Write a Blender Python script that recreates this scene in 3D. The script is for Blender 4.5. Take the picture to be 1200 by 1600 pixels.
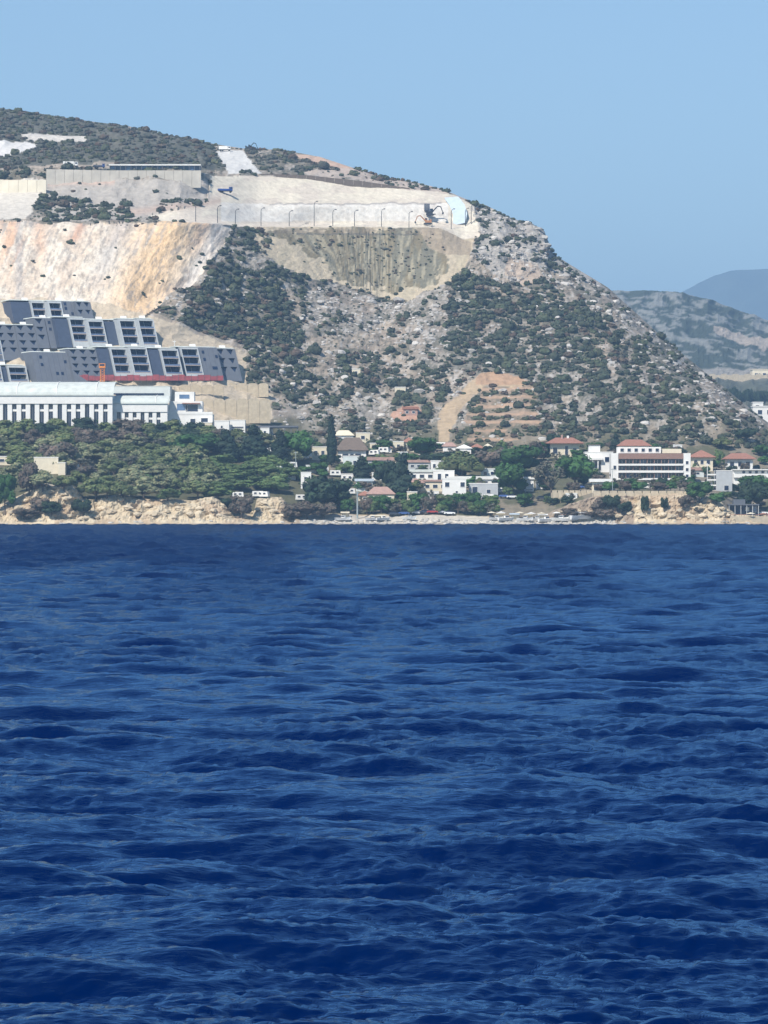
import bpy, math, random
import numpy as np
from mathutils import Vector, Matrix
random.seed(7)
rng = np.random.default_rng(11)
for _o in list(bpy.data.objects):
    bpy.data.objects.remove(_o, do_unlink=True)
scene = bpy.context.scene
COL = scene.collection
R = math.radians

# ------------------------------------------------------------ camera, sky, sun, exposure
F = 5600.0            # long lens: focal length in pixels of the 1200 px wide photograph
EYE = 5.3             # the camera is held on the deck of a boat
HORIZON = 800.0
cam_data = bpy.data.cameras.new('camera')
cam_data.sensor_fit = 'HORIZONTAL'
cam_data.sensor_width = 36.0
cam_data.lens = 36.0 * F / 1200.0
cam_data.clip_start = 1.0
cam_data.clip_end = 60000.0
cam = bpy.data.objects.new('camera', cam_data)
COL.objects.link(cam)
cam.location = (0, 0, EYE)
cam.rotation_euler = (R(90), 0, 0)
scene.camera = cam

SUN_EL = 46.0
SUN_AZ = -147.0        # measured clockwise from the view direction: behind the camera, to its left
world = bpy.data.worlds.new('World')
scene.world = world
world.use_nodes = True
wn = world.node_tree
wn.nodes.clear()
sky = wn.nodes.new('ShaderNodeTexSky')
sky.sky_type = 'NISHITA'
sky.sun_disc = False
sky.sun_elevation = R(SUN_EL)
sky.sun_rotation = R(SUN_AZ)
sky.altitude = 0
sky.air_density = 1.0
sky.dust_density = 0.0
sky.ozone_density = 3.0
tint = wn.nodes.new('ShaderNodeMix')
tint.data_type = 'RGBA'; tint.blend_type = 'MULTIPLY'
tint.inputs[0].default_value = 1.0
tint.inputs[7].default_value = (0.88, 0.92, 0.92, 1)
bg = wn.nodes.new('ShaderNodeBackground')
bg.inputs[1].default_value = 0.106
wo = wn.nodes.new('ShaderNodeOutputWorld')
wn.links.new(sky.outputs[0], tint.inputs[6])
wn.links.new(tint.outputs[2], bg.inputs[0])
wn.links.new(bg.outputs[0], wo.inputs[0])

sd = bpy.data.lights.new('sun', 'SUN')
sd.energy = 4.6
sd.angle = R(0.53)
sd.color = (1.0, 0.945, 0.87)
sun = bpy.data.objects.new('sun', sd)
COL.objects.link(sun)
_dir = Vector((math.sin(R(SUN_AZ)) * math.cos(R(SUN_EL)), math.cos(R(SUN_AZ)) * math.cos(R(SUN_EL)), math.sin(R(SUN_EL))))
sun.rotation_euler = _dir.to_track_quat('Z', 'Y').to_euler()
sun.location = (-200, -200, 300)

vs = scene.view_settings
vs.view_transform = 'Standard'
vs.look = 'None'
vs.gamma = 1.0
vs.exposure = 0.5
vs.use_curve_mapping = False
scene.render.engine = 'CYCLES'
scene.cycles.max_bounces = 5
scene.cycles.diffuse_bounces = 2
scene.cycles.glossy_bounces = 2
scene.cycles.transmission_bounces = 2
scene.cycles.volume_bounces = 0
scene.cycles.transparent_max_bounces = 4
scene.cycles.use_denoising = True

HAZE_DENSITY = 1.1e-4
HAZE_COLOR = (0.40, 0.66, 1.0)

# ------------------------------------------------------------ helpers: noise
def _hash(ix, iy, seed):
    h = (ix.astype(np.int64) * 374761393 + iy.astype(np.int64) * 668265263 + seed * 974634777) & 0xffffffff
    h = ((h ^ (h >> 13)) * 1274126177) & 0xffffffff
    h = (h ^ (h >> 16)) & 0xffffffff
    return h / 4294967295.0

def vnoise(x, y, seed=0):
    x = np.asarray(x, float); y = np.asarray(y, float)
    ix = np.floor(x); iy = np.floor(y)
    fx = x - ix; fy = y - iy
    fx = fx * fx * fx * (fx * (fx * 6 - 15) + 10); fy = fy * fy * fy * (fy * (fy * 6 - 15) + 10)
    a = _hash(ix, iy, seed); b = _hash(ix + 1, iy, seed)
    c = _hash(ix, iy + 1, seed); d = _hash(ix + 1, iy + 1, seed)
    return (a * (1 - fx) + b * fx) * (1 - fy) + (c * (1 - fx) + d * fx) * fy

def fbm(x, y, octaves=4, seed=0, gain=0.5):
    s = 0.0; a = 1.0; n = 0.0
    for o in range(octaves):
        s = s + a * vnoise(x, y, seed + o * 17); n += a
        x = np.asarray(x) * 2.03 + 13.7; y = np.asarray(y) * 2.03 + 5.1; a *= gain
    return s / n                      # 0..1, mean 0.5

def ridged(x, y, octaves=4, seed=0):
    s = 0.0; a = 1.0; n = 0.0
    for o in range(octaves):
        s = s + a * (1 - np.abs(2 * vnoise(x, y, seed + o * 31) - 1)); n += a
        x = np.asarray(x) * 2.1 + 3.3; y = np.asarray(y) * 2.1 + 9.2; a *= 0.5
    return s / n

def sstep(a, b, x):
    t = np.clip((x - a) / (b - a), 0, 1)
    return t * t * (3 - 2 * t)

def inpoly(poly, x, y):
    """soft-free point in polygon for arrays"""
    x = np.asarray(x, float); y = np.asarray(y, float)
    ins = np.zeros(x.shape, bool)
    n = len(poly)
    for i in range(n):
        x0, y0 = poly[i]; x1, y1 = poly[(i + 1) % n]
        if y0 == y1:
            continue
        c = ((y0 > y) != (y1 > y)) & (x < (x1 - x0) * (y - y0) / (y1 - y0) + x0)
        ins ^= c
    return ins

# ------------------------------------------------------------ helpers: placing and linking
def at(px, py, Y):
    """world point seen at a place of the photograph when it stands Y metres away"""
    return Vector(((px - 600.0) / F * Y, Y, EYE + (HORIZON - py) / F * Y))

def tag(o, label=None, cat=None, group=None, kind=None):
    if label: o['label'] = label
    if cat: o['category'] = cat
    if group: o['group'] = group
    if kind: o['kind'] = kind
    return o

def empty(name, loc, rz=0.0):
    o = bpy.data.objects.new(name, None)
    o.location = loc; o.rotation_euler = (0, 0, rz)
    o.empty_display_size = 1.0
    COL.objects.link(o)
    return o

def link_mesh(name, me, parent=None, loc=None, rz=0.0):
    o = bpy.data.objects.new(name, me)
    COL.objects.link(o)
    if parent is not None: o.parent = parent
    if loc is not None: o.location = loc
    if rz: o.rotation_euler = (0, 0, rz)
    return o

def mesh_np(name, verts, faces, mats, smooth=False, mat_idx=None, color=None):
    """faces: (n,k) int array, one k for all"""
    me = bpy.data.meshes.new(name)
    verts = np.asarray(verts, np.float32); faces = np.asarray(faces, np.int32)
    n, k = faces.shape
    me.vertices.add(len(verts)); me.vertices.foreach_set('co', verts.ravel())
    me.loops.add(n * k); me.loops.foreach_set('vertex_index', faces.ravel())
    me.polygons.add(n)
    me.polygons.foreach_set('loop_start', np.arange(0, n * k, k, dtype=np.int32))
    me.polygons.foreach_set('loop_total', np.full(n, k, np.int32))
    if mat_idx is not None:
        me.polygons.foreach_set('material_index', np.asarray(mat_idx, np.int32))
    me.polygons.foreach_set('use_smooth', np.full(n, smooth, bool))
    for m in (mats if isinstance(mats, (list, tuple)) else [mats]):
        me.materials.append(m)
    if color is not None:
        at_ = me.color_attributes.new('Col', 'FLOAT_COLOR', 'POINT')
        c = np.ones((len(verts), 4), np.float32); c[:, :3] = color
        at_.data.foreach_set('color', c.ravel())
    me.update(calc_edges=True)
    return me

class MB:
    """collects boxes, prisms and tubes into ONE mesh"""
    def __init__(s): s.v = []; s.f = []
    def quadbox(s, pts):
        """8 points: bottom ring 0-3 counter-clockwise, top ring 4-7"""
        b = len(s.v); s.v += [tuple(p) for p in pts]
        for q in ((3, 2, 1, 0), (4, 5, 6, 7), (0, 1, 5, 4), (1, 2, 6, 5), (2, 3, 7, 6), (3, 0, 4, 7)):
            s.f.append(tuple(b + i for i in q))
        return s
    def box(s, x0, x1, y0, y1, z0, z1, fn=None):
        p = [(x0, y0, z0), (x1, y0, z0), (x1, y1, z0), (x0, y1, z0), (x0, y0, z1), (x1, y0, z1), (x1, y1, z1), (x0, y1, z1)]
        if fn: p = [fn(*q) for q in p]
        return s.quadbox(p)
    def face(s, pts):
        b = len(s.v); s.v += [tuple(p) for p in pts]; s.f.append(tuple(range(b, b + len(pts)))); return s
    def hip(s, x0, x1, y0, y1, z0, h, over=0.5, ridge=0.45, thick=0.22):
        x0 -= over; x1 += over; y0 -= over; y1 += over
        s.box(x0, x1, y0, y1, z0, z0 + thick)
        b = len(s.v); w = x1 - x0; d = y1 - y0; z0 += thick + 0.003
        if w >= d: r = [(x0 + w * (1 - ridge) / 2, (y0 + y1) / 2, z0 + h), (x1 - w * (1 - ridge) / 2, (y0 + y1) / 2, z0 + h)]
        else: r = [((x0 + x1) / 2, y0 + d * (1 - ridge) / 2, z0 + h), ((x0 + x1) / 2, y1 - d * (1 - ridge) / 2, z0 + h)]
        s.v += [(x0, y0, z0), (x1, y0, z0), (x1, y1, z0), (x0, y1, z0)] + r
        if w >= d: fs = ((0, 1, 5, 4), (1, 2, 5), (2, 3, 4, 5), (3, 0, 4))
        else: fs = ((0, 1, 4), (1, 2, 5, 4), (2, 3, 5), (3, 0, 4, 5))
        s.f += [tuple(b + i for i in q) for q in fs]
        return s
    def tube(s, p0, p1, r0, r1, n=6):
        p0 = Vector(p0); p1 = Vector(p1); d = (p1 - p0)
        if d.length < 1e-6: return s
        a = d.orthogonal().normalized(); b_ = d.normalized().cross(a)
        b = len(s.v)
        for p, r in ((p0, r0), (p1, r1)):
            for i in range(n):
                t = 2 * math.pi * i / n
                s.v.append(tuple(p + a * (r * math.cos(t)) + b_ * (r * math.sin(t))))
        for i in range(n):
            j = (i + 1) % n
            s.f.append((b + i, b + j, b + n + j, b + n + i))
        s.f.append(tuple(b + i for i in reversed(range(n)))); s.f.append(tuple(b + n + i for i in range(n)))
        return s
    def cyl(s, x, y, z0, z1, r, n=12): return s.tube((x, y, z0), (x, y, z1), r, r, n)
    def mesh(s, name, mat):
        me = bpy.data.meshes.new(name)
        me.from_pydata(s.v, [], s.f); me.materials.append(mat); me.update()
        return me
    def build(s, name, mat, parent=None, loc=None, rz=0.0):
        return link_mesh(name, s.mesh(name, mat), parent, loc, rz)

# ------------------------------------------------------------ materials
def new_mat(name):
    m = bpy.data.materials.new(name); m.use_nodes = True
    nt = m.node_tree; bs = nt.nodes['Principled BSDF']
    return m, nt, bs

def plain(name, col, rough=0.8, var=0.12, scale=0.6, metal=0.0, bump=0.0, spec=0.3, stretch=None):
    """a colour broken up by two sizes of noise (stains, dust, wear)"""
    m, nt, bs = new_mat(name)
    tc = nt.nodes.new('ShaderNodeTexCoord')
    mp = nt.nodes.new('ShaderNodeMapping')
    if stretch: mp.inputs['Scale'].default_value = stretch
    nt.links.new(tc.outputs['Object'], mp.inputs[0])
    n1 = nt.nodes.new('ShaderNodeTexNoise'); n1.inputs['Scale'].default_value = scale; n1.inputs['Detail'].default_value = 6
    n1.inputs['Roughness'].default_value = 0.65
    nt.links.new(mp.outputs[0], n1.inputs['Vector'])
    rp = nt.nodes.new('ShaderNodeValToRGB')
    lo = [max(0, c * (1 - var * 1.6)) for c in col]; hi = [min(1, c * (1 + var)) for c in col]
    rp.color_ramp.elements[0].position = 0.3; rp.color_ramp.elements[0].color = (*lo, 1)
    rp.color_ramp.elements[1].position = 0.7; rp.color_ramp.elements[1].color = (*hi, 1)
    nt.links.new(n1.outputs['Fac'], rp.inputs[0])
    nt.links.new(rp.outputs[0], bs.inputs['Base Color'])
    bs.inputs['Roughness'].default_value = rough
    bs.inputs['Metallic'].default_value = metal
    bs.inputs['Specular IOR Level'].default_value = spec
    if bump:
        b = nt.nodes.new('ShaderNodeBump'); b.inputs['Strength'].default_value = 0.6; b.inputs['Distance'].default_value = bump
        nt.links.new(n1.outputs['Fac'], b.inputs['Height']); nt.links.new(b.outputs[0], bs.inputs['Normal'])
    return m

def col_mat(name, rough=0.9, var=0.25, scale=0.5, bump=0.25, spec=0.15, scale2=3.0, back=False):
    """own colour of each point of the mesh, broken up by noise"""
    m, nt, bs = new_mat(name)
    a = nt.nodes.new('ShaderNodeAttribute'); a.attribute_name = 'Col'
    tc = nt.nodes.new('ShaderNodeTexCoord')
    n1 = nt.nodes.new('ShaderNodeTexNoise'); n1.inputs['Scale'].default_value = scale; n1.inputs['Detail'].default_value = 8
    n1.inputs['Roughness'].default_value = 0.7
    nt.links.new(tc.outputs['Object'], n1.inputs['Vector'])
    mr = nt.nodes.new('ShaderNodeMapRange')
    mr.inputs[1].default_value = 0.3; mr.inputs[2].default_value = 0.7
    mr.inputs[3].default_value = 1 - var; mr.inputs[4].default_value = 1 + var
    nt.links.new(n1.outputs['Fac'], mr.inputs[0])
    mx = nt.nodes.new('ShaderNodeVectorMath'); mx.operation = 'SCALE'
    nt.links.new(a.outputs['Color'], mx.inputs[0]); nt.links.new(mr.outputs[0], mx.inputs['Scale'])
    nt.links.new(mx.outputs[0], bs.inputs['Base Color'])
    bs.inputs['Roughness'].default_value = rough
    bs.inputs['Specular IOR Level'].default_value = spec
    if bump:
        n2 = nt.nodes.new('ShaderNodeTexNoise'); n2.inputs['Scale'].default_value = scale2; n2.inputs['Detail'].default_value = 4
        nt.links.new(tc.outputs['Object'], n2.inputs['Vector'])
        b = nt.nodes.new('ShaderNodeBump'); b.inputs['Strength'].default_value = 0.7; b.inputs['Distance'].default_value = bump
        nt.links.new(n2.outputs['Fac'], b.inputs['Height']); nt.links.new(b.outputs[0], bs.inputs['Normal'])
    return m

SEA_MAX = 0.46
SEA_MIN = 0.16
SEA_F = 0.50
def water_material():
    m, nt, bs = new_mat('sea_water')
    # deep blue body of water under a reflecting surface
    nt.nodes.remove(bs)
    out = nt.nodes['Material Output']
    dif = nt.nodes.new('ShaderNodeBsdfDiffuse'); dif.inputs['Color'].default_value = (0.00003, 0.0078, 0.050, 1)
    glo = nt.nodes.new('ShaderNodeBsdfGlossy'); glo.inputs['Color'].default_value = (0.44, 0.71, 1.0, 1)
    fr = nt.nodes.new('ShaderNodeFresnel'); fr.inputs['IOR'].default_value = 1.30
    mix = nt.nodes.new('ShaderNodeMixShader')
    mn = nt.nodes.new('ShaderNodeMapRange'); mn.inputs[1].default_value = 0.04; mn.inputs[2].default_value = SEA_F; mn.inputs[3].default_value = 0.0; mn.inputs[4].default_value = SEA_MAX   # small waves hide the flattest facets; reflection also reshaped for contrast
    nt.links.new(fr.outputs[0], mn.inputs[0]); nt.links.new(mn.outputs[0], mix.inputs[0]); nt.links.new(dif.outputs[0], mix.inputs[1]); nt.links.new(glo.outputs[0], mix.inputs[2])
    nt.links.new(mix.outputs[0], out.inputs['Surface'])
    ra = nt.nodes.new('ShaderNodeAttribute'); ra.attribute_name = 'Col'      # ripples finer than the mesh, set stronger with distance from the camera
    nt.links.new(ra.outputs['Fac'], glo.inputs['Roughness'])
    cap = nt.nodes.new('ShaderNodeMapRange')                                  # reflection painted weaker with distance, following the roughness
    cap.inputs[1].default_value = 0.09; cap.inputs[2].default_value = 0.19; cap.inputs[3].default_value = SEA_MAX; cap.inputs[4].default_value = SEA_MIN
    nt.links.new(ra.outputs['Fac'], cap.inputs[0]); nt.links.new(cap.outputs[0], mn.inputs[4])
    tc = nt.nodes.new('ShaderNodeTexCoord')
    prev = None
    for sc, dist, det, st in ((1.3, 0.06, 4, 1.0), (6.0, 0.018, 3, 1.0)):
        mp = nt.nodes.new('ShaderNodeMapping'); mp.inputs['Scale'].default_value = (0.55, 1.0, 1.0)
        mp.inputs['Rotation'].default_value = (0, 0, 0.25 if prev else -0.2)
        nt.links.new(tc.outputs['Object'], mp.inputs[0])
        n = nt.nodes.new('ShaderNodeTexNoise'); n.inputs['Scale'].default_value = sc; n.inputs['Detail'].default_value = det
        n.inputs['Roughness'].default_value = 0.55
        nt.links.new(mp.outputs[0], n.inputs['Vector'])
        b = nt.nodes.new('ShaderNodeBump'); b.inputs['Strength'].default_value = st; b.inputs['Distance'].default_value = dist
        nt.links.new(n.outputs['Fac'], b.inputs['Height'])
        if prev: nt.links.new(prev.outputs[0], b.inputs['Normal'])
        prev = b
    for n_ in (dif, glo, fr): nt.links.new(prev.outputs[0], n_.inputs['Normal'])
    return m

# ------------------------------------------------------------ the sea
def spectrum_tile(L, N, lam_peak, hs, wind, spread, lam_min, lam_max, seed, steep=3.6):
    g = np.random.default_rng(seed)
    k1 = 2 * np.pi * np.fft.fftfreq(N, L / N)
    kx, ky = np.meshgrid(k1, k1, indexing='ij')
    k = np.hypot(kx, ky); k[0, 0] = 1
    kp = 2 * np.pi / lam_peak
    P = np.exp(-1.25 * (kp / k) ** 2) / k ** steep
    c = (kx * math.cos(wind) + ky * math.sin(wind)) / k
    P *= np.where(c > 0, np.abs(c) ** spread, 0.04 * np.abs(c) ** spread) + 0.012
    P *= (k > 2 * np.pi / lam_max) & (k < 2 * np.pi / lam_min)
    P[0, 0] = 0
    H = np.sqrt(P) * (g.normal(size=(N, N)) + 1j * g.normal(size=(N, N)))
    h = np.fft.ifft2(H)
    dx = np.fft.ifft2(-1j * H * kx / k); dy = np.fft.ifft2(-1j * H * ky / k)
    s = hs / 4 / np.std(h.real)
    return h.real * s, dx.real * s, dy.real * s

def sample_tile(T, L, x, y):
    N = T[0].shape[0]
    u = (x / L % 1) * N; v = (y / L % 1) * N
    i = np.floor(u).astype(int); j = np.floor(v).astype(int)
    fu = u - i; fv = v - j; i %= N; j %= N; i2 = (i + 1) % N; j2 = (j + 1) % N
    return [(t[i, j] * (1 - fu) + t[i2, j] * fu) * (1 - fv) + (t[i, j2] * (1 - fu) + t[i2, j2] * fu) * fv for t in T]

def build_sea():
    ys = [-400, -200, -90, -40, -20, -10, -4, 0, 3, 6, 8.5, 11, 13, 15, 17, 19, 20.5, 22, 23.2, 24.2, 25.0]
    while ys[-1] < 1530:
        y = ys[-1]; ys.append(y + SEA_ROW * (y / 37.0) ** 1.3)
    ys = np.array(ys + [1700, 2200, 3200, 5000, 8000, 12500, 17500])
    inner = np.linspace(-0.128, 0.128, SEA_COLS)
    ds0 = inner[1] - inner[0]
    out = inner[-1] + np.cumsum(ds0 * 1.045 ** np.arange(1, 106))
    out = np.concatenate([out, out[-1] * np.array([1.3, 1.9, 3.0, 5.0])])
    ss = np.concatenate([-out[::-1], inner, out])
    dsr = np.maximum(np.gradient(ss) / ds0, 1.0)
    yy, sg = np.meshgrid(ys, ss, indexing='ij')
    x = sg * (np.maximum(yy, 0) + 14.0)
    x = np.where(np.abs(sg) > out[-4], np.sign(sg) * np.maximum(np.abs(x), np.abs(sg) * 1300), x)
    x = np.clip(x, -8000, 8000)
    x[:, 0] = -8000; x[:, -1] = 8000
    L1, L2 = 211.0, 37.0
    T1 = spectrum_tile(L1, 1024, 8.0, 0.44, R(-99), 3.0, 0.9, 40, 3, 3.95)
    T2 = spectrum_tile(L2, 1024, 0.95, 0.070, R(-84), 2.2, 0.09, 3.0, 5, 3.1)
    ca, sa = math.cos(0.0), math.sin(0.0)
    a = sample_tile(T1, L1, x, yy)
    b = sample_tile(T2, L2, x + 0.31 * yy, yy - 0.07 * x)
    sp = dsr[None, :] * ds0 * (np.maximum(yy, 0) + 14.0); rr = np.broadcast_to(dsr[None, :], sp.shape)
    w1 = np.maximum(sstep(14, 4, rr), sstep(4.0, 1.5, sp)); w2 = np.maximum(sstep(6, 1.5, rr), sstep(0.9, 0.35, sp))
    fade = sstep(-10, 15, yy)
    far = sstep(1480, 1400, yy)
    amp = (0.15 + 0.85 * fade) * (0.7 + 0.3 * far) * (1 + 2.0 * sstep(80, 800, yy))
    patch = 0.65 + 0.8 * sstep(0.3, 0.7, fbm(x / 5 / (0.6 + yy / 150), yy / 9 / (0.6 + yy / 150), 4, 77))          # gusts: smoother and rougher water
    z = (a[0] * w1 + b[0] * patch * w2) * amp
    x2 = x + (a[1] * 0.45 * w1 + b[1] * patch * 0.4 * w2) * amp
    y2 = yy + (a[2] * 0.45 * w1 + b[2] * patch * 0.4 * w2) * amp
    n, m = x.shape
    idx = np.arange(n * m).reshape(n, m)
    f = np.stack([idx[:-1, :-1], idx[:-1, 1:], idx[1:, 1:], idx[1:, :-1]], -1).reshape(-1, 4)
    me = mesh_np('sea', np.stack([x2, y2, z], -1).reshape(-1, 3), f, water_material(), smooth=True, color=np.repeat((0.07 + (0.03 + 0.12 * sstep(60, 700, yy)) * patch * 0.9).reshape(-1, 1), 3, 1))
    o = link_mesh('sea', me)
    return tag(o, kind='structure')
SEA_ROW = 0.092
SEA_COLS = 390
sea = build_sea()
# ------------------------------------------------------------ the land
KX = np.array([-400, -200, 0, 100, 200, 300, 340, 400, 470, 560, 650, 700, 742, 780, 860, 950, 1050, 1200, 1400, 1600], float)
def line(pts_py, pts_Y):
    """a contour running through the whole width of the land: its height in the photograph and its distance"""
    a = np.array(pts_py, float); b = np.array(pts_Y, float)
    return (a[:, 0], a[:, 1], b[:, 0], b[:, 1])
SIL = [(-400, 190), (-200, 165), (0, 170), (30, 172), (60, 177), (130, 188), (200, 197), (260, 210), (330, 224), (380, 232), (440, 234), (500, 245), (545, 260), (600, 276), (650, 285), (690, 295),
       (735, 314), (760, 321), (800, 341), (830, 351), (850, 360), (858, 380), (862, 394), (880, 411), (910, 431), (940, 448), (975, 478), (1010, 508), (1050, 538), (1100, 583), (1150, 624),
       (1200, 660), (1300, 718), (1400, 755), (1600, 790)]
SILY = [(-400, 2350), (0, 2300), (300, 2220), (500, 2160), (700, 2110), (742, 2090), (860, 2080), (1000, 2050), (1200, 1990), (1400, 1900), (1600, 1850)]
COAST_Y = [(-400, 1498), (-50, 1500), (40, 1500), (90, 1496), (150, 1500), (350, 1502), (400, 1508), (520, 1512), (700, 1514), (850, 1511), (950, 1505), (1120, 1500), (1150, 1506), (1200, 1508), (1600, 1510)]
def shift(pts, d): return [(a, b + d) for a, b in pts]
LINES = [
    line([(-400, 832), (1600, 832)], shift(COAST_Y, -14)),
    line([(-400, 820.2), (1600, 820.2)], COAST_Y),
    line([(-400, 812), (0, 811), (40, 809), (120, 812), (200, 814), (350, 813), (450, 814), (530, 813), (900, 814.5), (1000, 812), (1120, 813), (1145, 811), (1600, 810)], shift(COAST_Y, 6)),
    # top of the sea cliff
    line([(-400, 780), (-50, 788), (0, 792), (25, 780), (45, 771), (70, 758), (110, 757), (130, 782), (150, 786), (165, 781), (195, 772), (215, 782), (300, 785), (335, 778), (352, 790), (365, 808), (395, 806), (402, 782), (440, 780), (455, 800), (480, 808),
          (560, 810), (700, 811), (840, 811), (865, 800), (905, 786), (930, 779), (1000, 776), (1080, 774), (1095, 785), (1104, 778), (1122, 782), (1138, 800), (1150, 808), (1200, 808), (1600, 806)],
         [(a, b + (17 if a < 460 or 900 < a < 1140 else 12)) for a, b in COAST_Y]),
    line([(-400, 765), (0, 770), (100, 752), (200, 768), (350, 774), (460, 785), (560, 795), (700, 798), (850, 797), (905, 780), (930, 771), (1000, 768), (1080, 769), (1125, 776), (1150, 797), (1200, 800), (1600, 800)],
         [(-400, 1545), (450, 1545), (600, 1540), (900, 1538), (1000, 1534), (1200, 1536), (1600, 1540)]),
    # village / wood
    line([(-400, 720), (0, 722), (200, 735), (400, 738), (520, 752), (700, 755), (860, 752), (1000, 750), (1200, 762), (1600, 770)],
         [(-400, 1605), (400, 1605), (600, 1608), (1200, 1605), (1600, 1605)]),
    line([(-400, 668), (0, 670), (250, 682), (330, 690), (430, 696), (520, 706), (700, 712), (860, 716), (1000, 724), (1200, 742), (1600, 765)],
         [(-400, 1675), (300, 1675), (600, 1680), (1200, 1670), (1600, 1665)]),
    # foot of the hill
    line([(-400, 640), (0, 640), (250, 650), (330, 662), (420, 672), (520, 686), (700, 700), (860, 700), (1000, 712), (1200, 735), (1600, 770)],
         [(-400, 1702), (300, 1705), (420, 1725), (600, 1735), (1200, 1720), (1600, 1710)]),
    line([(-400, 598), (0, 600), (130, 603), (250, 605), (300, 618), (422, 624), (470, 640), (600, 640), (760, 640), (1000, 650), (1200, 712), (1600, 776)],
         [(-400, 1738), (300, 1742), (420, 1770), (600, 1790), (1000, 1780), (1200, 1745), (1600, 1722)]),
    # terraces of the dark hotel
    line([(-400, 545), (0, 552), (150, 552), (245, 548), (310, 556), (400, 560), (600, 560), (800, 560), (950, 575), (1100, 625), (1200, 694), (1600, 781)],
         [(-400, 1765), (250, 1768), (400, 1810), (600, 1860), (800, 1870), (950, 1845), (1200, 1775), (1600, 1735)]),
    line([(-400, 480), (0, 492), (150, 495), (240, 495), (300, 490), (400, 470), (600, 480), (800, 480), (900, 510), (1050, 580), (1200, 680), (1600, 785)],
         [(-400, 1792), (250, 1795), (400, 1865), (600, 1925), (800, 1935), (950, 1900), (1200, 1815), (1600, 1750)]),
    line([(-400, 440), (0, 455), (130, 468), (240, 470), (300, 440), (330, 405), (400, 395), (520, 430), (600, 440), (700, 405), (780, 400), (860, 440), (950, 478), (1100, 600), (1200, 670), (1600, 788)],
         [(-400, 1812), (0, 1812), (200, 1812), (330, 1865), (400, 1905), (600, 1965), (800, 1990), (950, 1960), (1200, 1860), (1600, 1770)]),
    # crest of the quarry face and edge of the terrace
    line([(-400, 345), (0, 348), (120, 350), (340, 348), (372, 353), (480, 356), (600, 356), (690, 358), (720, 372), (742, 372), (780, 362), (850, 385), (862, 415), (950, 463), (1050, 552), (1200, 665), (1600, 789)],
         [(-400, 1865), (0, 1865), (290, 1868), (340, 1900), (400, 1950), (480, 1990), (742, 2030), (860, 2035), (950, 2000), (1200, 1900), (1600, 1790)]),
    line([(-400, 343), (0, 346), (120, 346), (340, 344), (372, 350), (480, 352), (690, 352), (742, 352), (780, 350), (850, 378), (862, 408), (950, 459), (1050, 548), (1200, 664), (1600, 789)],
         [(-400, 1888), (0, 1888), (290, 1892), (340, 1925), (400, 1975), (480, 2012), (742, 2052), (860, 2045), (950, 2012), (1200, 1915), (1600, 1800)]),
    line([(-400, 320), (0, 318), (70, 312), (120, 322), (330, 312), (400, 322), (560, 322), (650, 324), (700, 325), (742, 332), (800, 352), (850, 372), (862, 404), (950, 456), (1050, 546), (1200, 663), (1600, 789.5)],
         [(-400, 1925), (0, 1925), (290, 1930), (400, 1995), (560, 2032), (742, 2062), (860, 2055), (950, 2022), (1200, 1930), (1600, 1810)]),
    line([(-400, 285), (0, 281), (120, 280), (320, 280), (332, 290), (400, 300), (560, 306), (650, 308), (700, 312), (742, 324), (800, 347), (850, 367), (862, 400), (950, 453), (1050, 543), (1200, 662), (1600, 790)],
         [(-400, 1955), (0, 1955), (290, 1960), (400, 2022), (560, 2055), (742, 2070), (860, 2062), (950, 2032), (1200, 1945), (1600, 1820)]),
    line([(-400, 266), (0, 262), (80, 262), (320, 264), (335, 273), (400, 274), (480, 277), (560, 285), (650, 297), (700, 303), (742, 319), (800, 344), (850, 363), (862, 397), (950, 450), (1050, 541), (1200, 661), (1600, 790)],
         [(-400, 1972), (0, 1972), (290, 1978), (400, 2040), (560, 2072), (742, 2080), (860, 2070), (950, 2040), (1200, 1960), (1600, 1830)]),
    line([(-400, 262), (0, 256), (80, 257), (320, 260), (335, 269), (400, 271), (480, 272), (560, 280), (650, 294), (700, 300), (742, 317), (800, 342.5), (850, 361.5), (862, 395.5), (950, 449), (1050, 540), (1200, 660.5), (1600, 790)],
         [(-400, 1992), (0, 1992), (290, 1998), (400, 2060), (560, 2088), (742, 2086), (860, 2076), (950, 2046), (1200, 1975), (1600, 1840)]),
    line(SIL, SILY),
]
LPY = np.array([0.0] * len(LINES))
def knots(px):
    """(lines, n) arrays of picture height and distance for columns px"""
    py = np.stack([np.interp(px, l[0], l[1]) for l in LINES]); Y = np.stack([np.interp(px, l[2], l[3]) for l in LINES])
    return py, Y
RES = 2.1
cols = np.concatenate([np.arange(-400, -40, 12), np.arange(-40, 1240, RES), np.arange(1240, 1601, 12)]).astype(float)
kpy, kY = knots(cols)
_w = np.exp(-(np.linspace(-2, 2, 41) ** 2)); _w /= _w.sum()
_m = (cols >= -40) & (cols < 1240)
for _k in range(4, len(LINES)):
    _a = kY[_k][_m]; kY[_k][_m] = np.convolve(np.pad(_a, 20, mode='reflect', reflect_type='odd'), _w, 'valid')
# rows between two contours: as many as their largest height in the photograph asks for
seg_rows = []
for i in range(len(LINES) - 1):
    d = np.abs(kpy[i] - kpy[i + 1])[30:-30]
    seg_rows.append(int(max(3, np.ceil(np.percentile(d, 92) / RES * 1.05))))
pyr, Yr, seg_id = [], [], []
for i, n in enumerate(seg_rows):
    for j in range(n):
        t = j / n
        pyr.append(kpy[i] * (1 - t) + kpy[i + 1] * t); Yr.append(kY[i] * (1 - t) + kY[i + 1] * t); seg_id.append(i)
pyr.append(kpy[-1]); Yr.append(kY[-1]); seg_id.append(len(LINES) - 1)
PYG = np.array(pyr); YG = np.array(Yr); PXG = np.broadcast_to(cols, PYG.shape).copy()
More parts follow.
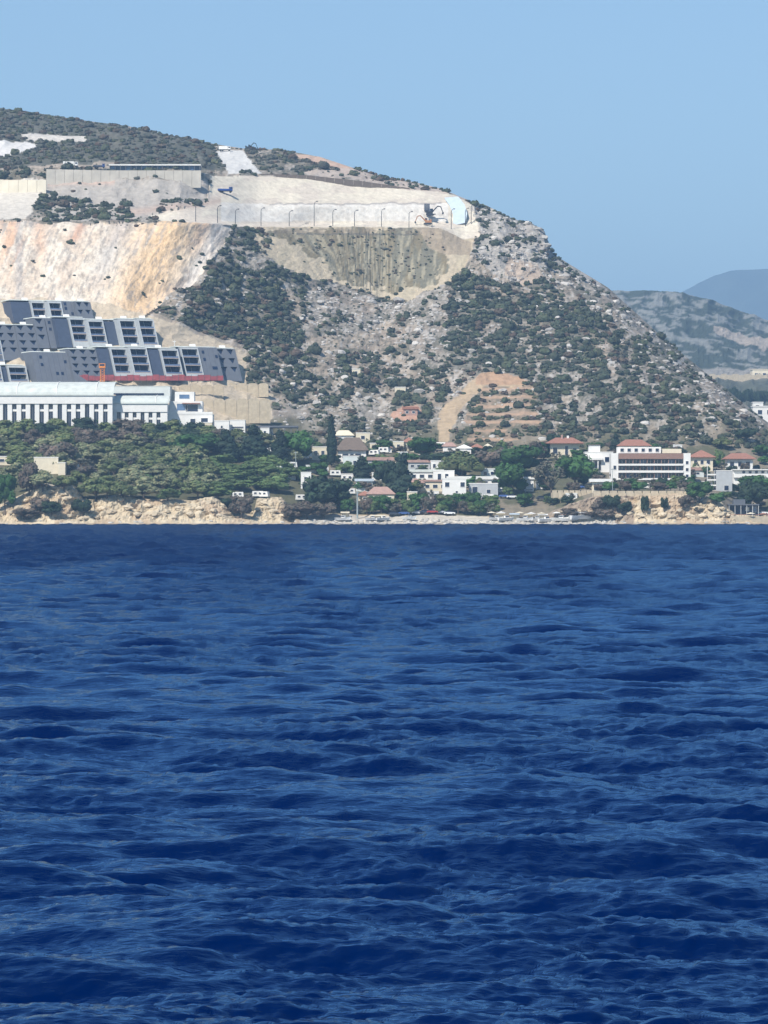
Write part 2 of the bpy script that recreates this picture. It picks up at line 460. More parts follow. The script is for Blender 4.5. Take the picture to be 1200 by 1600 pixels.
# soften the contours' creases above the shore (walls and terraces are things of their own)
def smooth_rows(A, w):
    B = A.copy()
    for _ in range(w):
        B[1:-1] = 0.25 * B[:-2] + 0.5 * B[1:-1] + 0.25 * B[2:]
    return B
first = sum(seg_rows[:4])
PYs = smooth_rows(PYG, 6); Ys = smooth_rows(YG, 6)
PYG[first + 6:-3] = PYs[first + 6:-3]; YG[first + 6:-3] = Ys[first + 6:-3]
Xg = (PXG - 600) / F * YG
Zg = EYE + (HORIZON - PYG) / F * YG

QUARRY = [(-420, 345), (0, 347), (125, 350), (340, 346), (368, 356), (352, 380), (330, 405), (318, 430), (300, 448), (268, 462), (245, 480), (210, 500), (-420, 500)]
SAND = [(380, 352), (700, 354), (742, 372), (738, 395), (724, 420), (700, 440), (662, 458), (640, 470), (600, 464), (560, 452), (520, 440), (480, 432), (430, 415), (400, 392), (392, 370)]
OLIVE = [(400, 358), (645, 358), (690, 372), (705, 395), (690, 425), (655, 447), (600, 456), (540, 436), (490, 402), (470, 378), (420, 368)]
TOPPALE = [(330, 275), (480, 276), (560, 285), (650, 296), (705, 303), (742, 322), (752, 372), (720, 372), (690, 356), (372, 354), (340, 350), (250, 346), (230, 338), (322, 318)]
ROUGH = [(740, 320), (860, 350), (865, 395), (950, 450), (905, 440), (850, 420), (800, 440), (760, 420), (735, 400), (752, 372)]
TAN1 = [(792, 402), (842, 415), (848, 436), (815, 446), (788, 430)]
ROAD = [(722, 612), (745, 590), (762, 584), (800, 586), (832, 602), (800, 608), (760, 604), (742, 618), (724, 640), (706, 668), (700, 692), (682, 692), (685, 660), (690, 640)]
TERR = [(752, 608), (800, 603), (834, 604), (838, 622), (826, 640), (852, 655), (842, 668), (808, 664), (790, 676), (812, 690), (728, 692), (738, 672), (722, 660), (742, 636)]
REDY = [(628, 636), (652, 636), (665, 650), (650, 656), (612, 658), (610, 646)]
BACKG = [(-420, 150), (0, 165), (330, 222), (352, 266), (325, 262), (180, 256), (0, 262), (-420, 262)]
BEDG = [(130, 255), (180, 250), (182, 262), (40, 264), (60, 258)]
WROAD = [(-420, 226), (0, 222), (44, 218), (62, 226), (30, 238), (0, 246), (-420, 250)]
CTRACK = [(25, 209), (90, 208), (132, 214), (138, 222), (95, 217), (52, 219)]
RAMP = [(336, 234), (378, 236), (408, 272), (358, 272)]
REDTOP = [(460, 240), (500, 243), (548, 260), (560, 276), (540, 274), (520, 262), (470, 247)]
PINKTOP = [(545, 262), (690, 293), (740, 315), (742, 322), (705, 303), (650, 297), (560, 284), (470, 272)]
GREYBANK = [(70, 282), (325, 281), (325, 318), (200, 345), (72, 345)]
PALELEFT = [(-420, 280), (72, 280), (66, 300), (40, 345), (-420, 345)]

def warp(px, py, a=5.0, s=22.0, seed=5):
    return px + a * (fbm(px / s, py / s, 3, seed) - 0.5) * 2, py + a * (fbm(px / s + 40, py / s, 3, seed + 9) - 0.5) * 2

def mixc(c, m, col):
    col = np.asarray(col, float)
    m = np.asarray(m, float)[..., None]
    return c * (1 - m) + col * m

DENSE = [
    ([(262, 505), (300, 455), (335, 425), (360, 405), (400, 430), (470, 425), (480, 470), (450, 500), (500, 560), (500, 620), (430, 645), (380, 562), (330, 542), (255, 540)], 0.84),
    ([(715, 430), (760, 425), (800, 455), (860, 480), (920, 462), (1000, 530), (1060, 590), (1000, 650), (880, 680), (850, 630), (800, 585), (740, 578), (690, 545), (700, 470)], 0.78),
    ([(840, 640), (1000, 600), (1120, 645), (1200, 690), (1300, 730), (1200, 740), (850, 712)], 0.72),
    ([(480, 560), (560, 545), (700, 560), (690, 690), (480, 700)], 0.62),
    ([(430, 440), (700, 462), (700, 560), (560, 545), (500, 560)], 0.30),
    ([(860, 395), (950, 450), (1050, 540), (1200, 655), (1180, 690), (1060, 600), (1000, 545), (900, 460), (840, 430)], 0.42),
    ([(740, 320), (860, 355), (865, 395), (840, 430), (790, 440), (750, 420)], 0.40),
    ([(68, 305), (90, 302), (140, 318), (200, 322), (200, 346), (70, 346)], 0.80),
    ([(240, 320), (310, 312), (325, 318), (320, 326), (240, 334)], 0.6),
    ([(380, 232), (470, 242), (545, 262), (530, 272), (470, 268), (405, 268)], 0.85),
    ([(480, 362), (660, 368), (660, 420), (600, 425), (520, 400)], 0.22),
    ([(365, 355), (430, 362), (420, 392), (380, 400), (345, 420), (340, 405)], 0.72),
    ([(200, 480), (262, 460), (300, 455), (258, 540), (246, 500)], 0.35),
]
def scrub_density(px, py):
    wx, wy = warp(px, py, 7, 26, 15)
    d = np.full(px.shape, 0.5)
    d = np.where(inpoly(BACKG, wx, wy), 0.97, d)
    for P_, k in DENSE: d = np.where(inpoly(P_, wx, wy), k, d)
    for P_ in (QUARRY, SAND, OLIVE):
        if P_ is not OLIVE: d = np.where(inpoly(P_, wx, wy) & ~inpoly(OLIVE, wx, wy), 0.02, d)
    d = np.where(inpoly(OLIVE, wx, wy), 0.15, d)
    for P_ in (TOPPALE, PALELEFT, WROAD, RAMP, REDTOP, CTRACK): d = np.where(inpoly(P_, px, py), 0.0, d)
    d = np.where(inpoly(GREYBANK, px, py) & ~inpoly(DENSE[7][0], wx, wy) & ~inpoly(DENSE[8][0], wx, wy), 0.05, d)
    d = np.where(inpoly(DENSE[7][0], wx, wy) , 0.85, d); d = np.where(inpoly(DENSE[11][0], wx, wy), 0.72, d)
    d = np.where(inpoly(BEDG, px, py), 0.12, d)
    d = np.where(inpoly(ROAD, wx, wy), 0.01, d); d = np.where(inpoly(TERR, wx, wy) & ~inpoly(ROAD, wx, wy), np.where(((py - 606) % 13) > 7, 0.62, 0.08), d)
    d = np.where(inpoly(REDY, px, py), 0.03, d); d = np.where(inpoly(TAN1, wx, wy), 0.04, d)
    d = np.where(inpoly([(-420, 455), (150, 462), (250, 490), (385, 545), (385, 610), (425, 618), (425, 660), (330, 690), (-420, 690)], px, py), 0.0, d)
    d = np.where(py > 700, 0, d); d = np.where((px < 480) & (py > 640), 0, d)
    return d

LIME = (0.345, 0.302, 0.247); SOIL = (0.27, 0.205, 0.15); TAN = (0.40, 0.315, 0.225)
def land_color(px, py, Y):
    x = (px - 600) / F * Y; z = EYE + (HORIZON - py) / F * Y
    wx, wy = warp(px, py)
    n = fbm(x / 9, z / 6, 5, 21); n2 = fbm(x / 30, z / 22, 4, 61); n3 = fbm(x / 2.2, z / 1.6, 3, 90)
    c = np.zeros(px.shape + (3,)) + np.array(LIME)
    c = mixc(c, sstep(0.45, 0.62, n2) * 0.7, TAN)
    c = mixc(c, sstep(0.50, 0.66, n) * 0.55, SOIL)
    c = mixc(c, sstep(0.56, 0.44, n3) * 0.35, (0.17, 0.16, 0.14))
    c = mixc(c, sstep(0.57, 0.72, n3) * 0.5, (0.50, 0.475, 0.44))
    # undergrowth between and below the shrubs, tufts and crevices
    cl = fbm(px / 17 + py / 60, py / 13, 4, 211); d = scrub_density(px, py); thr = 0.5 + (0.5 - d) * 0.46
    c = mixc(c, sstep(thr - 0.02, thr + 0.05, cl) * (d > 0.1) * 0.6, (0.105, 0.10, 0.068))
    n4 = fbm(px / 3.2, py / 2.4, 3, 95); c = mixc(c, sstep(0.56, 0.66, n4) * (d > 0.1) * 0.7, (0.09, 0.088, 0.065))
    # low ground: dry soil and grass between the houses
    low = sstep(640, 700, py)
    c = mixc(c, low * 0.85, (0.21, 0.175, 0.12))
    c = mixc(c, low * sstep(0.44, 0.56, n) * .9, (0.10, 0.10, 0.055))
    left = sstep(500, 440, wx + 25 * (n2 - .5)) * sstep(648, 662, wy)
    c = mixc(c, left * 0.8, (0.10, 0.095, 0.05))
    # green hilltop
    m = inpoly(BACKG, wx, wy); c = mixc(c, m * 0.8, (0.10, 0.10, 0.075))
    m = inpoly(BEDG, wx, wy); c = mixc(c, m * 0.7, (0.46, 0.38, 0.30))
    # quarry face
    q = inpoly(QUARRY, wx, wy)
    u = px + (py - 350) * (0.42 + 0.0006 * (px - 150))          # material runs down the slope, leaning left
    s1 = fbm(u / 26, py / 90, 4, 31); s2 = fbm(u / 7, py / 70, 4, 41); s3 = fbm(u / 55, py / 200, 2, 47)
    qc = np.zeros_like(c) + np.array((0.66, 0.54, 0.41))
    qc = mixc(qc, sstep(0.48, 0.62, s1) * 0.5, (0.68, 0.61, 0.50))
    qc = mixc(qc, sstep(0.48, 0.36, s1) * 0.4, (0.53, 0.45, 0.37))
    qb = fbm(px / 26, py / 22, 4, 49); qc = mixc(qc, sstep(0.5, 0.62, qb) * 0.5, (0.72, 0.65, 0.54)); qc = mixc(qc, sstep(0.47, 0.38, qb) * 0.4, (0.56, 0.44, 0.33))
    orange = np.exp(-((u - 262 - 14 * s2) / 50.0) ** 2) * sstep(0.34, 0.5, s2 * 0.4 + s1 * 0.6 + 0.06)
    qc = mixc(qc, orange * 0.85, (0.70, 0.47, 0.25))
    orange2 = np.exp(-((px - 20) / 22.0) ** 2) * sstep(460, 390, py) * sstep(0.4, 0.5, s2)
    qc = mixc(qc, orange2 * 0.75, (0.62, 0.37, 0.22))
    o3 = np.exp(-((px - 60 - (py - 350) * 0.1) / 9.0) ** 2) * sstep(420, 380, py)
    qc = mixc(qc, o3 * 0.6, (0.60, 0.37, 0.24))
    o4 = np.exp(-((px - 128 + (py - 350) * 0.5) / 9.0) ** 2) * sstep(385, 372, py)
    qc = mixc(qc, o4 * 0.8, (0.52, 0.30, 0.20))
    o5 = np.exp(-((u - 322) / 12.0) ** 2) * sstep(400, 370, py)
    qc = mixc(qc, o5 * 0.6, (0.66, 0.43, 0.27))
    gr = np.exp(-((px - 30 + (py - 350) * 0.0 - 0) / 6.0) ** 2) + np.exp(-((u - 190) / 16.0) ** 2) * sstep(480, 400, py)
    qc = mixc(qc, np.clip(gr, 0, 1) * 0.5, (0.44, 0.42, 0.40))
    gr2 = np.exp(-((u - 345) / 14.0) ** 2); qc = mixc(qc, gr2 * 0.6, (0.56, 0.53, 0.49))
    qc = mixc(qc, sstep(0.62, 0.70, fbm(u / 4, py / 14, 3, 53)) * 0.6, (0.30, 0.27, 0.24))
    c = np.where(q[..., None], qc, c)
    # sandy slope below the terrace
    ox, oy = warp(px, py, 16, 20, 33)
    m = inpoly(SAND, wx, wy); sc = np.zeros_like(c) + np.array((0.48, 0.40, 0.28))
    sc = mixc(sc, sstep(0.5, 0.62, fbm((px + 0.5 * py) / 9, (py - 0.5 * px) / 40, 4, 71)) * 0.6, (0.42, 0.36, 0.25))
    c = np.where(m[..., None], sc, c)
    m = inpoly(OLIVE, ox, oy) & inpoly(SAND, wx, wy); oc = np.zeros_like(c) + np.array((0.205, 0.17, 0.105))
    sx = px - py * 0.8 * sstep(620, 520, px) + py * 0.15
    oc = mixc(oc, sstep(0.48, 0.6, fbm(sx / 9, py / 60, 4, 73)) * 0.7, (0.17, 0.165, 0.125))
    oc = mixc(oc, sstep(0.55, 0.66, fbm(sx / 5, py / 25, 3, 75)) * 0.6, (0.40, 0.35, 0.24))
    c = np.where(m[..., None], oc, c)
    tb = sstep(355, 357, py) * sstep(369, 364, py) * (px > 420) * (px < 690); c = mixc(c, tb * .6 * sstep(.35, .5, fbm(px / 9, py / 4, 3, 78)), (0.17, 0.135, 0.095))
    fan = inpoly([(655, 356), (700, 358), (738, 378), (736, 400), (700, 398), (670, 385)], wx, wy)
    c = mixc(c, fan * 0.8, (0.34, 0.27, 0.19))
    c = mixc(c, q * sstep(.66, .72, fbm(px / 5 + 9, py / 6, 3, 57)) * .45, (0.33, 0.27, 0.22))
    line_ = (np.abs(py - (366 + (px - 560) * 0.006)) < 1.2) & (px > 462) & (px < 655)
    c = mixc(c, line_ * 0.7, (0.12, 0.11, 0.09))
    # terrace, ramps, pale fill
    m = inpoly(TOPPALE, px + (wx - px) * 0.5, py + (wy - py) * 0.35); tcol = np.zeros_like(c) + np.array((0.66, 0.59, 0.47))
    tcol = mixc(tcol, sstep(0.5, 0.62, fbm(px / 30, py / 9, 4, 81)) * 0.6, (0.56, 0.48, 0.40))
    c = np.where(m[..., None], tcol, c)
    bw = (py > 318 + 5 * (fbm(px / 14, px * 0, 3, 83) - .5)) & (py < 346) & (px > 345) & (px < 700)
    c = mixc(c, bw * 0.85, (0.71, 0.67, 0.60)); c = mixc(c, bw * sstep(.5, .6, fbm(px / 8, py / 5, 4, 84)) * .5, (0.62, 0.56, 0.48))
    c = mixc(c, (np.abs(py - (318.5 + 5 * (fbm(px / 14, px * 0, 3, 83) - .5))) < 1.3) * (px > 420) * (px < 690) * .6, (0.25, 0.22, 0.2))  # irregular dark top edge: shadow and dirt put into the ground colour
    m = inpoly(GREYBANK, wx, wy); c = mixc(c, m * 0.85, (0.40, 0.365, 0.32))
    pk = np.exp(-((py - 327 + (px - 250) * 0.14) / 6.0) ** 2) * (px > 190) * (px < 345); c = mixc(c, pk * 0.8, (0.45, 0.34, 0.27))
    pk = np.exp(-((py - 284) / 5.0) ** 2) * (px > 75) * (px < 180); c = mixc(c, pk * 0.8, (0.47, 0.34, 0.27))
    m = inpoly(PALELEFT, wx, wy); c = mixc(c, m * 0.9, (0.60, 0.55, 0.47))
    m = inpoly(REDTOP, wx, wy); c = mixc(c, m * 0.85, (0.55, 0.38, 0.28))
    m = inpoly(PINKTOP, wx, wy); c = mixc(c, m * 0.75, (0.50, 0.41, 0.34))
    for P_, col, k in ((WROAD, (0.68, 0.65, 0.60), 1), (CTRACK, (0.62, 0.57, 0.50), .9), (RAMP, (0.60, 0.58, 0.54), 1)):
        m = inpoly(P_, px + (wx - px) * .3, py + (wy - py) * .2); c = mixc(c, m * k, col)
    # rough crag on the right shoulder
    m = inpoly(ROUGH, wx, wy); c = mixc(c, m * 0.5, (0.44, 0.415, 0.38))
    m = inpoly(TAN1, wx, wy); c = mixc(c, m * 0.8, (0.42, 0.33, 0.25))
    hb = inpoly([(-420, 455), (150, 470), (250, 495), (385, 550), (385, 610), (425, 618), (425, 655), (330, 668), (-420, 668)], wx, wy); c = mixc(c, hb * 0.9, (0.50, 0.415, 0.30))
    # red earth terraces above the village
    m = inpoly(TERR, wx, wy); c = mixc(c, m * 0.75, (0.31, 0.225, 0.155))
    step = np.abs(((py - 606) % 13) - 3) < 2; c = mixc(c, m * step * 0.8, (0.43, 0.29, 0.19)); c = mixc(c, m * (~step) * sstep(.48, .58, n3) * .6, (0.13, 0.12, 0.075))
    m = inpoly(ROAD, wx, wy); c = mixc(c, m * 0.95, (0.44, 0.33, 0.21)); m2 = m & (py < 604) & (px > 745); c = mixc(c, m2 * 0.8, (0.42, 0.26, 0.16))
    m = inpoly(REDY, wx, wy); c = mixc(c, m * 0.8, (0.48, 0.27, 0.18))
    # sea cliff and beach
    cl = (py > np.interp(px, LINES[3][0], LINES[3][1]) - 3)
    cc = np.zeros_like(c) + np.array((0.52, 0.425, 0.29))
    cc = mixc(cc, sstep(0.5, 0.6, n3) * 0.5, (0.60, 0.52, 0.38))
    cc = mixc(cc, sstep(0.52, 0.64, n) * 0.6, (0.40, 0.29, 0.19))
    c = np.where(cl[..., None], cc, c)
    bn = (py > 770) & (px > 855) & (px < 990) & cl & (fbm(px / 12, py / 9, 3, 96) < 0.62); c = mixc(c, bn * 0.8, (0.26, 0.20, 0.15))
    bn = (px > 440) & (px < 560) & cl; c = mixc(c, bn * 0.6, (0.28, 0.22, 0.17))
    be = (py > 808) & (px > 470) & (px < 960); c = mixc(c, be * 0.8, (0.52, 0.48, 0.41))
    c = mixc(c, (py > 818.3) * 0.6, (0.16, 0.13, 0.10))
    return np.clip(c, 0.01, 0.95)

def relief(px, py, Y):
    """metres by which the ground stands out: crags, gullies, ledges"""
    x = (px - 600) / F * Y; z = EYE + (HORIZON - py) / F * Y
    r = (ridged(x / 34, z / 20, 3, 3) - 0.6) * 9.0 + (ridged(x / 9, z / 6, 3, 13) - 0.55) * 2.0 + (fbm(x / 3, z / 2.2, 2, 8) - 0.5) * 0.8
    wx, wy = warp(px, py)
    q = inpoly(QUARRY, wx, wy)
    u = px + (py - 350) * 0.42
    rq = (fbm(u / 30, py / 60, 4, 12) - 0.5) * 4.0 + (fbm(px / 14, py / 14, 4, 19) - 0.5) * 2.6
    r = np.where(q, rq, r)
    o = inpoly(SAND, wx, wy); sx = px - py * 0.8 * sstep(620, 520, px) + py * 0.15
    r = np.where(o, (fbm(sx / 12, py / 40, 4, 73) - 0.5) * 1.8 + (fbm(px / 6, py / 5, 3, 74) - .5) * 1.2, r)
    t = inpoly(TOPPALE, px, py) | inpoly(PALELEFT, px, py); r = np.where(t, r * 0.22, r)
    rough = inpoly(ROUGH, wx, wy); r = np.where(rough, r * 1.3 + (ridged(x / 7 + z / 9, z / 4, 3, 23) - .5) * 5, r)
    low = sstep(640, 690, py) * sstep(815, 770, py) * (py < 800); r = r * (1 - 0.8 * low)
    cliff = (py > np.interp(px, LINES[3][0], LINES[3][1]) - 2) & ((px < 460) | (px > 860))
    cr = (ridged(x / 5, z / 3.2, 4, 101) - 0.55) * 6.0 + (ridged(x / 1.6, z / 1.1, 3, 111) - 0.5) * 1.6
    r = np.where(cliff, cr * sstep(820.5, 811, py), r)
    r = r * sstep(822, 814, py) * sstep(0, 5, py - np.interp(px, [a for a, b in SIL], [b for a, b in SIL]))
    return r
RG = relief(PXG, PYG, YG)
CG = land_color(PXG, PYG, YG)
Yd = YG - RG * 0.85; Zd = Zg + RG * 0.30
Xd = Xg + 0.25 * RG * (fbm(Xg / 4, Zg / 4, 2, 7) - 0.5) * 2
# far side of the hill: it falls away behind the skyline
back = []
for k, (dy, dz) in enumerate(((8, 1.5), (30, 9), (80, 26), (170, 62), (300, 110), (480, 180))):
    Yb = YG[-1] + dy; Zb = np.maximum(Zg[-1] - dz, 8.0 - 0 * k)
    if k == 5: Zb = np.minimum(Zb, 8.0)
    back.append((Xg[-1] * Yb / YG[-1], Yb, Zb))
Xa = np.vstack([Xd] + [b[0][None] for b in back]); Ya = np.vstack([Yd] + [b[1][None] for b in back]); Za = np.vstack([Zd] + [b[2][None] for b in back])
Ca = np.concatenate([CG] + [CG[-1][None]] * len(back), 0)
nr, nc = Xa.shape
idx = np.arange(nr * nc).reshape(nr, nc)
fc = np.stack([idx[:-1, :-1], idx[:-1, 1:], idx[1:, 1:], idx[1:, :-1]], -1).reshape(-1, 4)
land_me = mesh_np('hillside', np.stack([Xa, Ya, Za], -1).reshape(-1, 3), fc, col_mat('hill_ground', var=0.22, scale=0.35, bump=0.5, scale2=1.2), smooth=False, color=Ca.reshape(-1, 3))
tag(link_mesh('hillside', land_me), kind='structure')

def ground(px, py):
    """the point of the land seen at (px, py), with its relief"""
    j = float(np.interp(px, cols, np.arange(len(cols)))); j0 = int(j); j1 = min(j0 + 1, len(cols) - 1); fj = j - j0
    colpy = PYG[:, j0] * (1 - fj) + PYG[:, j1] * fj
    r = float(np.interp(-py, -colpy, np.arange(len(colpy)))); r0 = int(r); r1 = min(r0 + 1, len(colpy) - 1); fr = r - r0
    g = lambda A: (A[r0, j0] * (1 - fj) + A[r0, j1] * fj) * (1 - fr) + (A[r1, j0] * (1 - fj) + A[r1, j1] * fj) * fr
    return Vector((g(Xd), g(Yd), g(Zd)))
def gY(px, py): return ground(px, py).y

# ------------------------------------------------------------ hills beyond
def far_hill(name, lines, x0, x1, dx, colf, rel, mat, rows=6):
    c = np.arange(x0, x1 + dx, dx).astype(float)
    kp = np.stack([np.interp(c, [a for a, b in l[0]], [b for a, b in l[0]]) for l in lines])
    ky = np.stack([np.interp(c, [a for a, b in l[1]], [b for a, b in l[1]]) for l in lines])
    P_, Y_ = [], []
    for i in range(len(lines) - 1):
        n = int(max(2, np.max(np.abs(kp[i] - kp[i + 1])) / rows))
        for j in range(n):
            t = j / n; P_.append(kp[i] * (1 - t) + kp[i + 1] * t); Y_.append(ky[i] * (1 - t) + ky[i + 1] * t)
    P_.append(kp[-1]); Y_.append(ky[-1])
    P_ = np.array(P_); Y_ = np.array(Y_); X_ = np.broadcast_to(c, P_.shape)
    C_ = colf(X_, P_, Y_); r = rel(X_, P_, Y_); r[-1] *= 0.3
    x = (X_ - 600) / F * Y_; z = EYE + (HORIZON - P_) / F * Y_ + r * 0.5; y = Y_ - r
    for dy, dz in ((0.02, 0.1), (0.08, 0.4), (0.2, 1.0)):
        yb = Y_[-1] * (1 + dy); z = np.vstack([z, np.maximum(z[len(P_) - 1] * (1 - dz), -0.5)[None]]); y = np.vstack([y, yb[None]])
        x = np.vstack([x, ((X_[-1] - 600) / F * yb)[None]]); C_ = np.concatenate([C_, C_[-1:]], 0)
    n, m = x.shape; idx = np.arange(n * m).reshape(n, m)
    f = np.stack([idx[:-1, :-1], idx[:-1, 1:], idx[1:, 1:], idx[1:, :-1]], -1).reshape(-1, 4)
    me = mesh_np(name, np.stack([x, y, z], -1).reshape(-1, 3), f, mat, smooth=False, color=C_.reshape(-1, 3))
    return tag(link_mesh(name, me), kind='structure')

def c_ridge(px, py, Y):
    x = (px - 600) / F * Y; z = (HORIZON - py) / F * Y
    n = fbm(x / 40, z / 18, 5, 121); n2 = fbm(x / 10, z / 5, 4, 131)
    c = np.zeros(px.shape + (3,)) + np.array((0.055, 0.068, 0.05))
    c = mixc(c, sstep(0.52, 0.57, n * 0.3 + n2 * 0.7) * 0.6, (0.33, 0.32, 0.29))
    wx, wy = warp(px, py, 4, 14)
    c = mixc(c, inpoly([(1112, 514), (1160, 518), (1172, 530), (1200, 528), (1260, 530), (1260, 545), (1190, 545), (1150, 534), (1120, 528)], wx, wy) * 0.8, (0.42, 0.35, 0.28))
    c = mixc(c, sstep(577, 581, py) * .8, (0.34, 0.31, 0.27))
    c = mixc(c, sstep(588, 598, py), (0.10, 0.105, 0.075))
    return c
ridge_mat = col_mat('ridge_ground', var=0.3, scale=0.08, bump=2.0, scale2=0.2)
far_hill('wooded_ridge', [
    ([(-1500, 790), (2600, 790)], [(-1500, 2450), (2600, 2450)]),
    ([(-1500, 700), (900, 700), (1100, 690), (1300, 660), (2600, 640)], [(-1500, 2600), (2600, 2600)]),
    ([(-1500, 640), (900, 620), (1300, 604), (2600, 600)], [(-1500, 2900), (2600, 2900)]),
    ([(-1500, 600), (900, 586), (1130, 580), (1400, 582), (2600, 590)], [(-1500, 3250), (2600, 3250)]),
    ([(-1500, 590), (900, 576), (1130, 576), (1400, 577), (2600, 585)], [(-1500, 3400), (2600, 3400)]),
    ([(-1500, 560), (500, 500), (900, 470), (950, 456), (1000, 455), (1060, 457), (1110, 468), (1150, 484), (1200, 501), (1280, 520), (1400, 530), (2600, 560)], [(-1500, 4300), (2600, 4300)]),
], 450, 1750, 2.6, c_ridge, lambda px, py, Y: (ridged(px / 34, py / 20, 4, 141) - 0.55) * 17 * sstep(790, 560, py), ridge_mat, rows=2)
far_hill('distant_mountain', [
    ([(-2500, 795), (3600, 795)], [(-2500, 9000), (3600, 9000)]),
    ([(-2500, 640), (3600, 640)], [(-2500, 11500), (3600, 11500)]),
    ([(-2500, 600), (600, 560), (980, 500), (1075, 452), (1095, 441), (1118, 430), (1140, 423.5), (1165, 421), (1200, 420), (1300, 421), (1500, 450), (1900, 500), (3600, 600)], [(-2500, 14500), (3600, 14500)]),
], -1800, 3000, 12.0, lambda px, py, Y: np.zeros(px.shape + (3,)) + np.array((0.10, 0.12, 0.085)) * (0.8 + 0.5 * fbm(px / 20, py / 12, 3, 151)[..., None]),
    lambda px, py, Y: (ridged(px / 45, py / 30, 4, 161) - 0.55) * 35 * sstep(790, 600, py), ridge_mat, rows=8)
# valley floor and plain that carry on behind the hills to the horizon
pm = MB(); pm.box(-8500, 8500, 2380, 17800, -1.0, 4.0)
tag(pm.build('plain', plain('dry_plain', (0.22, 0.19, 0.13), scale=0.01)), kind='structure')
# ------------------------------------------------------------ plants and rocks
def ico(sub):
    t = (1 + 5 ** 0.5) / 2
    v = np.array([(-1, t, 0), (1, t, 0), (-1, -t, 0), (1, -t, 0), (0, -1, t), (0, 1, t), (0, -1, -t), (0, 1, -t), (t, 0, -1), (t, 0, 1), (-t, 0, -1), (-t, 0, 1)], float)
    f = [(0, 11, 5), (0, 5, 1), (0, 1, 7), (0, 7, 10), (0, 10, 11), (1, 5, 9), (5, 11, 4), (11, 10, 2), (10, 7, 6), (7, 1, 8), (3, 9, 4), (3, 4, 2), (3, 2, 6), (3, 6, 8), (3, 8, 9), (4, 9, 5), (2, 4, 11), (6, 2, 10), (8, 6, 7), (9, 8, 1)]
    v = [tuple(p / np.linalg.norm(p)) for p in v]
    for _ in range(sub):
        cache = {}; nf = []
        def mid(a, b):
            k = (min(a, b), max(a, b))
            if k not in cache:
                p = np.array(v[a]) + np.array(v[b]); v.append(tuple(p / np.linalg.norm(p))); cache[k] = len(v) - 1
            return cache[k]
        for a, b, c in f:
            ab, bc, ca = mid(a, b), mid(b, c), mid(c, a)
            nf += [(a, ab, ca), (b, bc, ab), (c, ca, bc), (ab, bc, ca)]
        f = nf
    return np.array(v), np.array(f, int)
ICO1 = ico(1); ICO2 = ico(2)

def lump(base, rx, ry, rz, g, rough=0.25, flat=None):
    v, f = base; v = v.copy()
    off = g.uniform(0, 50, 3)
    n = fbm(v[:, 0] * 1.6 + off[0], v[:, 1] * 1.6 + v[:, 2] * 1.3 + off[1], 3, 7) - 0.5
    v = v * (1 + rough * 2 * n)[:, None] * np.array([rx, ry, rz])
    if flat is not None: v[:, 2] = np.maximum(v[:, 2], flat)
    return v, f

def leaves_on(g, c, r, n, size, up=0.0):
    """n leafy sprays (quads) spread through the outer part of an ellipsoid"""
    d = g.normal(size=(n, 3)); d[:, 2] = np.where(d[:, 2] < -0.35, -d[:, 2], d[:, 2]); d /= np.linalg.norm(d, axis=1)[:, None]
    p = np.asarray(c) + d * np.asarray(r) * g.uniform(0.82, 1.12, (n, 1))
    nn = d + g.normal(size=(n, 3)) * 0.55; nn[:, 2] += up; nn /= np.linalg.norm(nn, axis=1)[:, None]
    a = np.cross(nn, g.normal(size=(n, 3))); a /= np.linalg.norm(a, axis=1)[:, None] + 1e-9
    b = np.cross(nn, a)
    s = size * g.uniform(0.6, 1.35, (n, 1)); t = s * g.uniform(0.45, 0.95, (n, 1))
    q = np.stack([p - a * s - b * t * 0.6, p + a * s * 0.7 - b * t, p + a * s + b * t * 0.7, p - a * s * 0.5 + b * t], 1)
    return q.reshape(-1, 3), np.arange(n * 4).reshape(n, 4)

class Acc:
    def __init__(s): s.v = []; s.t = []; s.n = 0; s.c = []
    def add(s, v, f, col):
        f = np.asarray(f) + s.n
        if f.shape[1] == 4: f = np.concatenate([f[:, [0, 1, 2]], f[:, [0, 2, 3]]])
        s.v.append(np.asarray(v)); s.t.append(f); s.n += len(v)
        col = np.asarray(col, float)
        s.c.append(np.broadcast_to(col, (len(v), 3)) if col.ndim == 1 else col)
    def mesh(s, name, mat, smooth=False):
        return mesh_np(name, np.concatenate(s.v), np.concatenate(s.t), mat, smooth=smooth, color=np.concatenate(s.c))
    def arrays(s): return np.concatenate(s.v), np.concatenate(s.t), np.concatenate(s.c)

leaf_mat = col_mat('foliage', rough=0.75, var=0.25, scale=0.8, bump=0.0, spec=0.2)
rock_mat = col_mat('limestone', rough=0.92, var=0.2, scale=0.9, bump=0.25, scale2=2.0)
bark_mat = plain('bark', (0.16, 0.125, 0.095), 0.9, 0.25, 1.5, bump=0.05)

def leafcol(g, base, n, k=4, var=0.28):
    j = g.uniform(1 - var, 1 + var, n)
    c = np.array(base)[None] * j[:, None]
    c[:, 0] *= g.uniform(0.85, 1.2, n)
    return np.repeat(c, k, 0)

